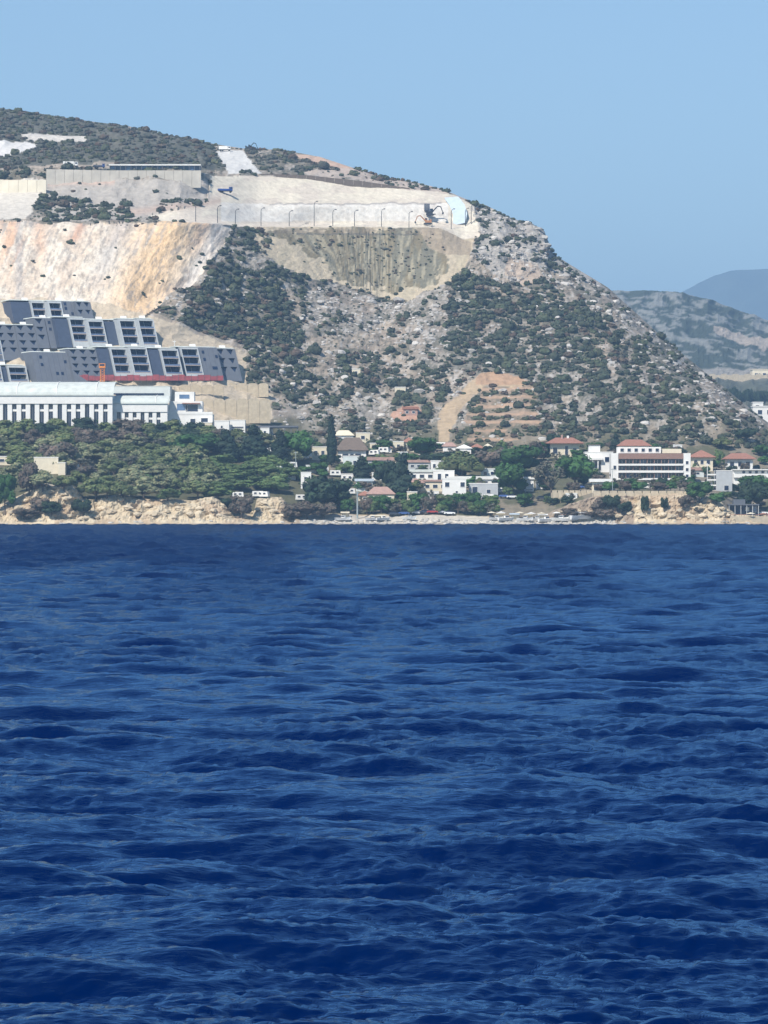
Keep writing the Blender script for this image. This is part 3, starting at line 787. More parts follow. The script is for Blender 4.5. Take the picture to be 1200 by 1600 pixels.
# unit shrubs: radius about 1, standing on z = 0
def shrub_proto(seed, base, leaves=26, sub=ICO1, lobes=2, size=0.30):
    g = np.random.default_rng(seed); a = Acc()
    for i in range(lobes):
        c = np.array([g.uniform(-.38, .38), g.uniform(-.3, .3), g.uniform(0.30, 0.5)]) if i else np.array([0, 0, .42])
        r = np.array([g.uniform(.6, .85), g.uniform(.6, .8), g.uniform(.5, .68)]) * (1 if i == 0 else .75)
        v, f = lump(sub, *r, g, 0.28); v = v + c; v[:, 2] = np.maximum(v[:, 2], -0.2)
        cc = leafcol(g, base, len(v), 1, 0.18) * 0.9
        a.add(v, f, cc)
        v, f = leaves_on(g, c, r * 1.03, leaves // lobes, size)
        a.add(v, f, leafcol(g, base, leaves // lobes))
    return a.arrays()
G_DARK = (0.058, 0.070, 0.044); G_MID = (0.076, 0.092, 0.050); G_OLIVE = (0.085, 0.095, 0.052); G_BROWN = (0.105, 0.082, 0.058); G_GREY = (0.085, 0.088, 0.068)
G_FRESH = (0.050, 0.098, 0.028)
SH = [shrub_proto(100 + i, b) for i, b in enumerate((G_DARK, G_DARK, G_MID, G_DARK, G_OLIVE, G_MID, G_BROWN, G_GREY))]

def scatter_scrub(n):
    g = np.random.default_rng(5)
    px = g.uniform(-60, 1260, n); py = g.uniform(165, 700, n)
    ok = py > np.interp(px, [a for a, b in SIL], [b for a, b in SIL]) + 2.0
    px, py = px[ok], py[ok]
    d = scrub_density(px, py)
    cl = fbm(px / 17 + py / 60, py / 13, 4, 211)                # clusters
    # share of ground covered = d: threshold the cluster noise
    thr = 0.5 + (0.5 - d) * 0.46
    keep = (cl > thr) & (d > 0) & (g.uniform(0, 1, len(px)) < 0.25 + 0.75 * d)
    return px[keep], py[keep], d[keep], g
px_, py_, d_, g_ = scatter_scrub(42000)
# radius seen in the photograph (px of the 1200 px picture)
rad = g_.uniform(2.6, 6.4, len(px_)) * (0.72 + 0.62 * d_) * np.where(g_.uniform(0, 1, len(px_)) < 0.09, 1.6, 1.0)
backm = py_ < 265; rad = np.where(backm, rad * 0.72, rad)
rad = np.where(inpoly(OLIVE, px_, py_), rad * 0.6, rad)
# edge of the skyline
sk = g_.uniform(0, 1240, 520); skr = g_.uniform(2.2, 5.0, 520)
skd = scrub_density(sk, np.interp(sk, [a for a, b in SIL], [b for a, b in SIL]) + 4)
sel = g_.uniform(0, 1, 520) < skd * 1.0
px_ = np.concatenate([px_, sk[sel]]); py_ = np.concatenate([py_, np.interp(sk[sel], [a for a, b in SIL], [b for a, b in SIL]) + 2.5]); rad = np.concatenate([rad, skr[sel]])
order = np.argsort(-rad)
# keep only so many: bigger ones first, and drop what a bigger neighbour already covers
cell = {}; kept = []
for i in order:
    cx, cy = int(px_[i] // 14), int(py_[i] // 14); bad = False
    for ax in (-1, 0, 1):
        for ay in (-1, 0, 1):
            for k in cell.get((cx + ax, cy + ay), ()):
                if abs(px_[k] - px_[i]) < 0.55 * rad[k] + 0.25 * rad[i] and abs(py_[k] - py_[i]) < 0.36 * rad[k] + 0.18 * rad[i]:
                    bad = True; break
            if bad: break
        if bad: break
    if not bad:
        cell.setdefault((cx, cy), []).append(i); kept.append(i)
N_SCRUB = 3600
kept = kept[:N_SCRUB]
print('shrubs', len(kept))
big = kept[:290]; rest = kept[290:]
def shrub_kind(px, py, u):
    if py < 268: return (7, 4, 7, 0, 6, 7)[int(u * 6)]
    if inpoly(OLIVE, np.array([px]), np.array([py]))[0]: return (7, 4, 6)[int(u * 3)]
    if 690 < px < 880 and py > 600: return (4, 5, 6, 2)[int(u * 4)]
    return (0, 1, 2, 3, 0, 5, 3, 1, 7, 6)[int(u * 10)]
acc = Acc()
for i in rest:
    p = ground(px_[i], py_[i]); s = rad[i] * p.y / F; v, f, c = SH[shrub_kind(px_[i], py_[i], g_.uniform())]
    t = g_.uniform(0, 6.28); ct, st = math.cos(t), math.sin(t); h = g_.uniform(0.75, 1.15)
    w = np.stack([(v[:, 0] * ct - v[:, 1] * st) * s * g_.uniform(.95, 1.35) + p.x, (v[:, 0] * st + v[:, 1] * ct) * s + p.y, v[:, 2] * s * h + p.z - 0.15 * s], 1)
    acc.add(w, f, c * g_.uniform(0.8, 1.25))
tag(link_mesh('scrub', acc.mesh('scrub', leaf_mat)), kind='stuff', label='low dark green scrub covering the limestone hillside')

# small tufts and young bushes
tacc = Acc(); ICO0 = ico(0)
TF = []
for i in range(6):
    gg = np.random.default_rng(700 + i); a_ = Acc(); v, f = lump(ICO0, 1, .8, .7, gg, .3); bcol = (G_DARK, G_MID, G_OLIVE, G_BROWN, G_GREY, G_DARK)[i]; a_.add(v + [0, 0, .3], f, leafcol(gg, bcol, len(v), 1)); v, f = leaves_on(gg, (0, 0, .35), (.95, .8, .7), 8, .4); a_.add(v, f, leafcol(gg, bcol, 8)); TF.append(a_.arrays())
tx = g_.uniform(-50, 1250, 26000); ty = g_.uniform(168, 702, 26000)
td = scrub_density(tx, ty); tk = (ty > np.interp(tx, [a for a, b in SIL], [b for a, b in SIL]) + 1.5) & (g_.uniform(0, 1, 26000) < 0.25 + 0.7 * td) & (td > 0.1) & (fbm(tx / 9, ty / 8, 3, 611) > 0.44)
tx, ty = tx[tk][:8500], ty[tk][:8500]
for a, b in zip(tx, ty):
    p = ground(a, b); s = g_.uniform(.8, 2.3) * p.y / F; v, f, c = TF[g_.integers(6)]
    t = g_.uniform(0, 6.28); ct, st = math.cos(t), math.sin(t)
    tacc.add(np.stack([(v[:, 0] * ct - v[:, 1] * st) * s * 1.2 + p.x, (v[:, 0] * st + v[:, 1] * ct) * s + p.y, v[:, 2] * s + p.z], 1), f, c * g_.uniform(.8, 1.3))
tag(link_mesh('low_tufts', tacc.mesh('low_tufts', leaf_mat)), kind='stuff', label='small dry tufts and young bushes between the rocks')

SHB = [shrub_proto(300 + i, b, leaves=70, sub=ICO2, lobes=3, size=0.22) for i, b in enumerate((G_DARK, G_MID, G_DARK, G_OLIVE, G_BROWN, G_GREY))]
SHBM = [mesh_np('shrub', v, f, leaf_mat, color=c) for v, f, c in SHB]
BIGLAB = ['rounded dark evergreen shrub growing among pale rocks on the hillside', 'bushy mid green shrub growing among pale rocks on the hillside', 'rounded dark evergreen shrub growing among pale rocks on the hillside',
          'olive green shrub on the dry open hillside', 'brownish dry shrub on the rocky hillside', 'grey green shrub on the dry upper hillside']
for i in big:
    p = ground(px_[i], py_[i]); s = rad[i] * p.y / F; u = g_.uniform()
    k = (5, 3, 5, 4)[int(u * 4)] if py_[i] < 268 else (0, 1, 2, 0, 2, 1, 3, 4)[int(u * 8)]
    o = link_mesh('shrub', SHBM[k], None, (p.x, p.y, p.z - 0.12 * s), g_.uniform(0, 6.28)); o.scale = (s * 1.12, s, s * g_.uniform(.8, 1.1))
    tag(o, BIGLAB[k], 'shrub', BIGLAB[k].replace('shrub', 'shrubs'))

# ---- rocks: pale angular outcrops
def rock_proto(seed, sub=ICO1):
    g = np.random.default_rng(seed); v, f = lump(sub, 1.0, g.uniform(.6, .9), g.uniform(.5, .85), g, 0.42)
    for _ in range(5):                                  # hew flat faces
        n = g.normal(size=3); n /= np.linalg.norm(n); h = g.uniform(.45, .75)
        d = v @ n; v = v - np.outer(np.maximum(d - h, 0), n)
    return v, f
RK = [rock_proto(400 + i) for i in range(8)]
def rock_d(px, py):
    d = np.full(px.shape, 0.35)
    for P_, k in (([(440, 445), (700, 455), (700, 560), (540, 560), (470, 500)], 0.9), (ROUGH, 1.0), ([(860, 395), (950, 450), (1050, 540), (1200, 655), (1200, 700), (1080, 660), (1000, 560), (900, 480), (840, 430)], 0.9),
                  ([(430, 570), (520, 560), (640, 640), (600, 690), (480, 680), (430, 640)], 0.95), ([(210, 470), (260, 455), (300, 470), (260, 500), (215, 500)], 0.8)): d = np.where(inpoly(P_, px, py), k, d)
    for P_ in (QUARRY, SAND, OLIVE, TOPPALE, PALELEFT, WROAD, RAMP, ROAD, BACKG, GREYBANK): d = np.where(inpoly(P_, px, py), 0.0, d)
    d = np.where(inpoly([(-420, 455), (150, 462), (250, 490), (385, 545), (385, 610), (425, 618), (425, 660), (330, 690), (-420, 690)], px, py), 0.0, d)
    return np.where(py > 690, 0, d)
g = np.random.default_rng(9)
rpx = g.uniform(180, 1240, 9000); rpy = g.uniform(310, 690, 9000)
ok = rpy > np.interp(rpx, [a for a, b in SIL], [b for a, b in SIL]) + 2; rpx, rpy = rpx[ok], rpy[ok]
ok = (g.uniform(0, 1, len(rpx)) < rock_d(rpx, rpy)) & (fbm(rpx / 15, rpy / 12, 3, 311) > 0.42); rpx, rpy = rpx[ok], rpy[ok]
racc = Acc(); cnt = 0
for a, b in zip(rpx[:2600], rpy[:2600]):
    p = ground(a, b); s = (g.uniform(1.2, 3.0) + (3.2 if g.uniform() < .06 else 0)) * p.y / F * 1.25
    v, f = RK[g.integers(8)]; t = g.uniform(0, 6.28); ct, st = math.cos(t), math.sin(t)
    w = np.stack([(v[:, 0] * ct - v[:, 1] * st) * s * 1.3 + p.x, (v[:, 0] * st + v[:, 1] * ct) * s + p.y, v[:, 2] * s + p.z], 1)
    racc.add(w, f, np.array((0.47, 0.44, 0.40)) * g.uniform(.72, 1.15)); cnt += 1
tag(link_mesh('rock_outcrops', racc.mesh('rock_outcrops', rock_mat)), kind='stuff', label='pale weathered limestone outcrops scattered over the hillside')

RKB = [mesh_np('boulder', *rock_proto(450 + i, ICO2), rock_mat, color=np.array((0.47, 0.44, 0.395)) * (0.85 + 0.08 * i)) for i in range(5)]
RKC = [mesh_np('cliff_block', *rock_proto(470 + i, ICO2), rock_mat, color=np.array((0.55, 0.455, 0.32)) * (0.88 + 0.06 * i)) for i in range(5)]
def boulder(px, py, r, lab, grp, kind=0, cliff=False, squash=0.8):
    p = ground(px, py); s = r * p.y / F
    o = link_mesh('boulder', (RKC if cliff else RKB)[kind % 5], None, (p.x, p.y - 0.2 * s, p.z + 0.1 * s), kind * 1.3); o.scale = (s * 1.15, s, s * squash)
    return tag(o, lab, 'boulder', grp)
for k, (a, b, r) in enumerate([(757, 326, 7), (772, 331, 6), (790, 343, 6), (805, 349, 7), (822, 354, 6), (838, 362, 8), (850, 372, 9), (853, 388, 8), (815, 372, 8), (798, 380, 7), (830, 392, 7), (778, 352, 6), (842, 405, 6), (760, 345, 6), (770, 375, 6), (812, 400, 5)]):
    boulder(a, b, r, 'pale limestone boulder on the rocky crag at the right end of the crest', 'boulders on the right hand crag', k)
for k, (a, b, r) in enumerate([(845, 462, 9), (880, 520, 8), (915, 532, 9), (935, 482, 7), (950, 487, 7), (975, 512, 7), (998, 540, 9), (1040, 565, 7), (1062, 580, 7), (1085, 600, 8), (1100, 615, 7), (955, 570, 8), (990, 595, 8), (1020, 570, 7), (1130, 690, 8), (1175, 690, 7),
                               (890, 445, 6), (1010, 552, 7), (1075, 640, 7), (1150, 660, 7), (1140, 640, 6), (870, 442, 6)]):
    boulder(a, b, r, 'pale rock outcrop between dark shrubs on the right flank of the hill', 'outcrops on the right flank', k)
for k, (a, b, r) in enumerate([(395, 550, 8), (470, 500, 8), (455, 470, 7), (440, 585, 8), (455, 605, 8), (480, 600, 7), (500, 470, 8), (545, 500, 7), (520, 520, 6), (620, 480, 7), (650, 490, 6), (700, 545, 9), (735, 552, 8), (560, 620, 8), (595, 650, 7), (540, 640, 8), (500, 650, 7), (655, 612, 9), (675, 610, 7), (630, 610, 6), (470, 655, 7), (555, 600, 6), (610, 590, 7)]):
    boulder(a, b, r, 'pale rock outcrop on the middle of the hill below the sandy slope', 'outcrops on the middle of the hill', k)
for k, (a, b, r) in enumerate([(79, 768, 8), (88, 762, 7), (97, 772, 9), (105, 780, 7), (38, 782, 7), (30, 795, 8), (20, 803, 7), (60, 800, 7), (130, 812, 7), (160, 795, 9), (175, 800, 8), (190, 782, 8), (200, 795, 8), (215, 805, 7), (230, 790, 8), (245, 805, 8), (262, 800, 7),
                               (280, 795, 8), (297, 805, 8), (312, 796, 7), (328, 786, 8), (335, 800, 8), (345, 808, 7), (150, 808, 7), (272, 811, 5), (110, 806, 6)]):
    boulder(a, b, r, 'sandy coloured block in the low sea cliff below the wood', 'blocks of the left sea cliff', k, True)
for k, (a, b, r) in enumerate([(392, 800, 6), (405, 796, 8), (412, 788, 7), (428, 800, 7), (442, 807, 6), (385, 811, 5)]):
    boulder(a, b, r, 'sandy block at the short broken cliff left of the brown thicket', 'blocks of the short broken cliff', k, True)
for k, (a, b, r) in enumerate([(965, 808, 8), (985, 804, 7), (1000, 808, 8), (1018, 798, 7), (1035, 806, 8), (1050, 809, 7), (1062, 800, 7), (1078, 806, 8), (1090, 795, 8), (1098, 806, 8), (1106, 783, 8), (1112, 795, 8), (1120, 804, 8), (1128, 796, 7), (1136, 806, 6), (1085, 811, 6)]):
    boulder(a, b, r, 'yellowish block in the sea cliff below the white terraced hotel', 'blocks of the right sea cliff', k, True)
# rounded armour stones along the water's edge
sacc = Acc()
for k in range(420):
    a = g.uniform(470, 960) if k < 330 else g.uniform(0, 1200); b = g.uniform(814.5, 819.5)
    p = ground(a, b); s = g.uniform(.35, 1.0); v, f = RK[g.integers(8)]
    sacc.add(v * s * np.array([1.2, 1, .8]) + np.array([p.x, p.y, p.z]), f, np.array((0.50, 0.47, 0.42)) * g.uniform(.6, 1.15))
tag(link_mesh('shore_stones', sacc.mesh('shore_stones', rock_mat)), kind='stuff', label='grey and cream stones piled along the water edge')

# ---- trees
def tree_meshes(kind, seed, base):
    """crown and trunk of a tree 1 m tall and about 1 m wide"""
    g = np.random.default_rng(seed); a = Acc(); tr = MB()
    if kind == 'cypress':
        for i, (z, r) in enumerate(((0.18, .11), (.34, .15), (.5, .15), (.66, .12), (.8, .085), (.91, .05))):
            rr = np.array([r, r, .14]); c = np.array([g.uniform(-.012, .012), g.uniform(-.012, .012), z])
            v, f = lump(ICO1, *(rr * .9), g, .15); a.add(v + c, f, leafcol(g, base, len(v), 1, .15) * .9)
            v, f = leaves_on(g, c, rr, 70, .028); a.add(v, f, leafcol(g, base, 70))
        tr.tube((0, 0, -.05), (0, 0, .2), .025, .018)
        return a.mesh('crown', leaf_mat), tr.mesh('trunk', bark_mat)
    lobes = []
    if kind == 'umbrella':
        for i in range(13):
            t = i / 13 * 12.56 + g.uniform(-.3, .3); z = .45 if i < 6 else .62 if i < 10 else .76; d = {.45: .34, .62: .25, .76: .09}[z] * g.uniform(.8, 1.1)
            lobes.append((np.array([math.cos(t) * d, math.sin(t) * d, z + g.uniform(-.05, .05)]), np.array([g.uniform(.14, .21), g.uniform(.14, .21), g.uniform(.12, .19)])))
    elif kind == 'round':
        for i in range(12):
            t = g.uniform(0, 6.28); z = g.uniform(.32, .78); d = .30 * math.sqrt(max(0, 1 - ((z - .52) / .42) ** 2))
            lobes.append((np.array([math.cos(t) * d, math.sin(t) * d, z]), np.array([g.uniform(.15, .22), g.uniform(.15, .22), g.uniform(.13, .2)])))
        lobes.append((np.array([0, 0, .55]), np.array([.3, .3, .32])))
    elif kind == 'conifer':
        for i in range(13):
            z = .2 + .7 * i / 12; w = .30 * (1.02 - z) + .03; t = g.uniform(0, 6.28)
            lobes.append((np.array([math.cos(t) * w * .5, math.sin(t) * w * .5, z]), np.array([w * .85 + .05, w * .85 + .05, .12])))
    else:                                                # wispy, thin crown
        for i in range(14):
            t = g.uniform(0, 6.28); z = g.uniform(.4, .88); d = .34 * math.sqrt(max(0, 1 - ((z - .6) / .38) ** 2))
            lobes.append((np.array([math.cos(t) * d, math.sin(t) * d, z]), np.array([g.uniform(.09, .15), g.uniform(.09, .15), g.uniform(.08, .13)])))
    tot = {'umbrella': 620, 'round': 700, 'conifer': 560, 'wispy': 640}[kind]
    for c, r in lobes:
        k = {'wispy': .6}.get(kind, .84)
        v, f = lump(ICO1, *(r * k), g, .3); sh = g.uniform(.8, 1.2)
        a.add(v + c, f, leafcol(g, base, len(v), 1, .15) * sh * .9)
        n = tot // len(lobes); v, f = leaves_on(g, c, r, n, .034 if kind != 'wispy' else .030, .3)
        a.add(v, f, leafcol(g, base, n) * sh)
        tr.tube((0, 0, .25 if kind != 'conifer' else .1), tuple(c), .014, .006, 4)
    tr.tube((0, 0, -.08), (g.uniform(-.02, .02), 0, .32), .032, .022)
    if kind in ('umbrella', 'wispy'): tr.tube((0, 0, .3), (0, 0, .6), .022, .01)
    return a.mesh('crown', leaf_mat), tr.mesh('trunk', bark_mat)
TREES = {}
def tree_kind(key, kind, base, n, seed):
    TREES[key] = [tree_meshes(kind, seed + i, tuple(np.array(base) * (0.9 + 0.2 * i / max(1, n - 1)))) for i in range(n)]
tree_kind('pine', 'umbrella', (0.125, 0.155, 0.060), 4, 500)
tree_kind('pinelight', 'umbrella', (0.185, 0.200, 0.105), 3, 520)
tree_kind('dark', 'round', (0.026, 0.046, 0.024), 3, 540)
tree_kind('green', 'round', (0.045, 0.105, 0.028), 3, 560)
tree_kind('brown', 'round', (0.125, 0.105, 0.080), 3, 580)
tree_kind('grey', 'wispy', (0.115, 0.115, 0.082), 3, 600)
tree_kind('conifer', 'conifer', (0.024, 0.042, 0.026), 3, 620)
tree_kind('cypress', 'cypress', (0.018, 0.032, 0.020), 2, 640)
tree_kind('lawn', 'round', (0.10, 0.15, 0.05), 3, 660)
NAMES = {'pine': 'pine_tree', 'pinelight': 'pine_tree', 'dark': 'evergreen_tree', 'green': 'broadleaf_tree', 'brown': 'dry_tree', 'grey': 'olive_tree', 'conifer': 'conifer_tree', 'cypress': 'cypress_tree', 'lawn': 'bushy_tree'}
_tn = 0
def tree(px, py, w, h, key, label, group=None, lift=0.0):
    """foot at (px, py) on the ground; w and h as seen in the photograph"""
    global _tn
    _tn += 1
    p = ground(px, py); s = p.y / F
    e = empty(NAMES[key], (p.x, p.y, p.z - 0.3 + lift)); tag(e, label, 'tree', group)
    cm, tm = TREES[key][_tn % len(TREES[key])]
    kw = {'cypress': .34, 'conifer': .62}.get(key, .95)
    e.scale = (w * s / kw, w * s / kw, h * s * 1.02)
    rz = (_tn * 2.399) % 6.283
    c = link_mesh('crown', cm, e); c.rotation_euler = (0, 0, rz); t = link_mesh('trunk', tm, e); t.rotation_euler = (0, 0, rz)
    return e
# the trees that stand out
for a in [
    (518, 730, 18, 70, 'cypress', 'tall pointed dark cypress beside the cream house in the village'),
    (463, 724, 50, 52, 'green', 'bright green round tree between dark conifers below the long canopy'),
    (437, 728, 30, 50, 'conifer', 'dark conifer leaning against the left of the bright green round tree'),
    (396, 724, 38, 54, 'conifer', 'dark bushy conifer below the white house at the end of the wood'),
    (353, 722, 34, 46, 'conifer', 'dark conifer right of the bright spreading tree on the left slope'),
    (306, 716, 70, 40, 'green', 'bright green spreading tree below the white stepped villa'),
    (250, 694, 40, 30, 'conifer', 'dark conifer in front of the columns of the long white building'),
    (303, 684, 36, 26, 'dark', 'dark low tree against the foot of the white stepped villa'),
    (97, 664, 16, 24, 'conifer', 'small pointed dark conifer before the windows of the long white building'),
    (150, 668, 44, 26, 'green', 'dark green round tree directly under the long white building'),
    (88, 735, 58, 44, 'brown', 'wide brownish leafless looking tree behind the small white shed'),
    (46, 775, 40, 52, 'brown', 'dark brown tree left of the small white shed above the cliff'),
    (8, 800, 36, 56, 'green', 'deep green tree at the left edge above the beach'),
    (511, 800, 74, 56, 'dark', 'big dark round tree standing above the brown thicket by the shore'),
    (566, 757, 30, 40, 'conifer', 'small dark conifer left of the two conifers in the middle of the village'),
    (604, 772, 36, 54, 'dark', 'dark tree behind the red roofed house near the shore'),
    (628, 778, 36, 62, 'conifer', 'tall dark conifer right of the red roofed house near the shore'),
    (660, 716, 42, 34, 'green', 'round green tree at the foot of the earth track'),
    (686, 730, 60, 26, 'dark', 'low dark tree left of the umbrella pine in the village'),
    (722, 750, 64, 44, 'pine', 'wide umbrella pine above the long white roof'),
    (815, 745, 66, 50, 'green', 'large green domed pine behind the small round tree by the kiosk'),
    (798, 774, 48, 48, 'green', 'round green tree just left of the white kiosk stack'),
    (898, 764, 60, 54, 'green', 'large deep green tree below the left red roofed villa'),
    (862, 778, 58, 56, 'grey', 'grey brown feathery tree with a bare trunk above the beach'),
    (962, 708, 16, 28, 'conifer', 'small dark conifer between the two red roofed villas'),
    (1123, 726, 14, 24, 'lawn', 'yellowish green slim tree right of the third red roofed villa'),
    (1092, 786, 40, 34, 'green', 'green tree right of the white terraced hotel at the cliff edge'),
    (1184, 800, 48, 52, 'dark', 'dark green tree behind the dark waterfront pavilion'),
    (1160, 798, 26, 30, 'conifer', 'dark shrubby tree left of the dark green tree by the pavilion'),
    (836, 722, 34, 32, 'brown', 'brownish tree right of the large domed pine'),
    (868, 700, 26, 24, 'dark', 'dark tree hidden behind the left red roofed villa'),
    (770, 738, 60, 36, 'brown', 'wide brown tree behind the umbrella pine and the white roofs'),
    (455, 812, 34, 26, 'brown', 'brown tangled bush at the foot of the short broken cliff'),
    (480, 813, 44, 28, 'brown', 'wide brown thicket standing just above the beach'),
    (506, 813, 38, 26, 'brown', 'brown thicket right beside the white hut on the beach'),
    (378, 811, 38, 36, 'brown', 'dark brownish bush hanging over the beach between two cliffs'),
    (360, 800, 30, 26, 'dark', 'dark bush at the right end of the long sandy cliff'),
    (80, 808, 34, 24, 'dark', 'dark green bush growing on the broken cliff below the white shed'),
    (128, 808, 30, 28, 'dark', 'dark bush between the broken cliff and the long sandy cliff'),
    (40, 812, 40, 18, 'brown', 'low brown bush lying on the beach at the left'),
    (62, 800, 30, 24, 'brown', 'brown bush on the broken cliff below the dark brown tree'),
    (150, 784, 52, 38, 'pine', 'rounded green tree on top of the sandy cliff left end'),
    (1165, 690, 34, 24, 'dark', 'dark tree above the fourth red roofed villa'),
    (1178, 768, 52, 26, 'green', 'green tree under the white arcade at the right edge'),
]: tree(a[0], a[1], a[2] * 1.12, a[3] * 1.1, *a[4:])
g = np.random.default_rng(77)
# the wood on the left
spots = []
for row, b in enumerate(np.arange(676, 782, 10.5)):
    x = -50 + (row % 2) * 14
    while x < 470:
        spots.append((x + g.uniform(-10, 10), b + g.uniform(-4, 4))); x += 35
for a, b in spots:
    if b < 676 + (a > 260) * (a - 260) * 0.16: continue
    if a > 420 and b > 770: continue
    if b > 770 and not (150 < a < 350): continue
    if 52 < a < 108 and 742 < b < 762: continue
    if -30 < a < 22 and 728 < b < 745: continue
    u = g.uniform()
    if a > 330 and b > 728: k = 'lawn'
    elif b < 700: k = 'pine' if u < .5 else 'dark' if u < .75 else 'brown'
    elif a < 230: k = 'pinelight' if u < .6 else 'pine' if u < .85 else 'brown' if u < .95 else 'grey'
    else: k = 'pine' if u < .45 else 'pinelight' if u < .7 else 'grey' if u < .85 else 'lawn'
    lab = {'pine': 'green round topped pine in the dense wood on the left slope', 'pinelight': 'pale olive green pine in the dense wood on the left slope', 'dark': 'dark tree at the upper edge of the wood on the left',
           'brown': 'brownish half bare tree in the wood on the left slope', 'grey': 'grey green feathery tree in the wood on the left slope', 'lawn': 'low grass green bushy tree at the right of the wood'}[k]
    tree(a, b, g.uniform(36, 58), g.uniform(25, 35) * (1.0 if k != 'lawn' else .75), k, lab, 'trees of the left wood, ' + k)
# between the houses
for k in range(280):
    a = g.uniform(470, 1230); b = g.uniform(694, 806)
    if b < 696 + (a > 900) * (a - 900) * 0.06: continue
    if 900 < a < 1085 and b > 768: continue
    if 780 < a < 860 and b > 790: continue
    u = g.uniform(); kk = 'green' if u < .3 else 'grey' if u < .5 else 'brown' if u < .7 else 'dark' if u < .85 else 'lawn'
    lab = {'green': 'small green garden tree among the village houses', 'grey': 'grey green feathery garden tree among the village houses', 'brown': 'small brownish garden tree among the village houses',
           'dark': 'small dark garden tree among the village houses', 'lawn': 'light green garden tree among the village houses'}[kk]
    tree(a, b, g.uniform(14, 26), g.uniform(11, 19), kk, lab, 'garden trees in the village, ' + kk)
for k, (a, b, w, h) in enumerate([(500, 742, 34, 22), (540, 742, 36, 24), (590, 742, 34, 26), (650, 768, 30, 20), (590, 798, 36, 26), (612, 800, 30, 24), (655, 795, 38, 26), (690, 797, 42, 26), (735, 797, 40, 30), (765, 797, 34, 26), (716, 768, 26, 16), (748, 760, 24, 16), (640, 728, 30, 22), (560, 712, 26, 20),
                                  (600, 706, 30, 22), (850, 745, 30, 24), (880, 742, 30, 22), (930, 725, 24, 20), (820, 790, 30, 22), (775, 722, 36, 26), (845, 712, 34, 24), (1060, 760, 28, 20), (1120, 790, 26, 22), (1145, 772, 26, 18), (1100, 745, 22, 18), (1050, 716, 34, 18), (930, 708, 30, 20), (1130, 700, 34, 20), (1190, 712, 34, 20), (480, 762, 30, 24), (530, 790, 30, 24), (430, 760, 36, 24)]):
    tree(a, b, w, h, ('green', 'lawn', 'green', 'pine')[k % 4], ('full bright green tree among the village houses', 'full light green tree among the village houses', 'full bright green tree among the village houses', 'spreading green pine among the village houses')[k % 4], ('bright green village trees', 'light green village trees', 'bright green village trees', 'village pines')[k % 4])
# hedge of trees behind the beach
for k, a in enumerate(np.arange(545, 775, 13)):
    kk = ('green', 'grey', 'brown', 'lawn')[k % 4]
    lab = {'green': 'green tree in the row behind the pebble beach', 'grey': 'grey green tree in the row behind the pebble beach', 'brown': 'brown tree in the row behind the pebble beach', 'lawn': 'light green tree in the row behind the pebble beach'}[kk]
    tree(a + g.uniform(-3, 3), 807 + g.uniform(-2, 1), g.uniform(22, 32), g.uniform(20, 30), kk, lab, 'trees in the row behind the beach, ' + kk)
# olive row under the white terraced hotel
for k, a in enumerate(np.arange(925, 1085, 15)):
    tree(a + g.uniform(-3, 3), 768 + g.uniform(-2, 2), g.uniform(20, 28), g.uniform(14, 20), ('grey', 'brown', 'green')[k % 3], ('grey olive tree', 'brownish tree', 'green tree')[k % 3] + ' in the row under the white terraced hotel', 'row of trees under the terraced hotel, ' + ('grey', 'brown', 'green')[k % 3])
# dark growth hanging down the right cliff
for k, (a, b, w, h) in enumerate([(935, 800, 30, 26), (955, 800, 34, 28), (975, 806, 24, 26), (1008, 806, 14, 34), (1038, 804, 14, 28), (1066, 800, 16, 26), (945, 812, 36, 18), (890, 808, 34, 16), (915, 812, 30, 14), (1078, 790, 24, 18)]):
    tree(a, b, w, h, 'dark' if k in (1, 2, 3, 4) else 'brown', ('dark green' if k in (1, 2, 3, 4) else 'brown') + ' bush growing down the face of the right sea cliff', 'bushes on the right sea cliff, ' + ('green' if k in (1, 2, 3, 4) else 'brown'))
# small trees behind the hill, in the valley on the right
# ------------------------------------------------------------ buildings
M_WHITE = plain('white_render', (0.80, 0.78, 0.73), 0.8, 0.06, 0.4)
M_CREAM = plain('cream_render', (0.72, 0.64, 0.48), 0.85, 0.08, 0.5)
M_GREYW = plain('grey_render', (0.45, 0.46, 0.46), 0.85, 0.08, 0.5)
M_PALE = plain('pale_roof_membrane', (0.60, 0.63, 0.58), 0.85, 0.12, 0.25, spec=0.15)
M_PALE2 = plain('pale_wall_panel', (0.62, 0.66, 0.63), 0.7, 0.07, 0.3)
M_SLATE = plain('slate_cladding', (0.052, 0.066, 0.10), 0.55, 0.12, 0.5, spec=0.4)
M_SLATE2 = plain('grey_cladding', (0.125, 0.134, 0.152), 0.6, 0.08, 0.4, spec=0.4)
M_CONC = plain('light_concrete', (0.40, 0.42, 0.42), 0.8, 0.1, 0.6)
M_SLAB = plain('balcony_slab', (0.36, 0.30, 0.26), 0.8, 0.1, 0.8)
M_GLASS = plain('dark_glass', (0.012, 0.022, 0.055), 0.12, 0.3, 0.4, spec=0.6)
M_GLASS2 = plain('blue_glass', (0.10, 0.17, 0.30), 0.12, 0.2, 0.4, spec=0.6)
M_RAIL = plain('glass_railing', (0.10, 0.14, 0.22), 0.15, 0.15, 0.6, spec=0.6)
M_RED = plain('clay_tiles', (0.34, 0.165, 0.115), 0.85, 0.2, 1.2, stretch=(1, 1, 3))
M_PINK = plain('faded_clay_tiles', (0.42, 0.27, 0.22), 0.85, 0.15, 1.0)
M_BROWNR = plain('brown_roof', (0.17, 0.13, 0.10), 0.85, 0.15, 1.0)
M_ORANGE = plain('orange_paint', (0.75, 0.26, 0.05), 0.5, 0.1, 0.8)
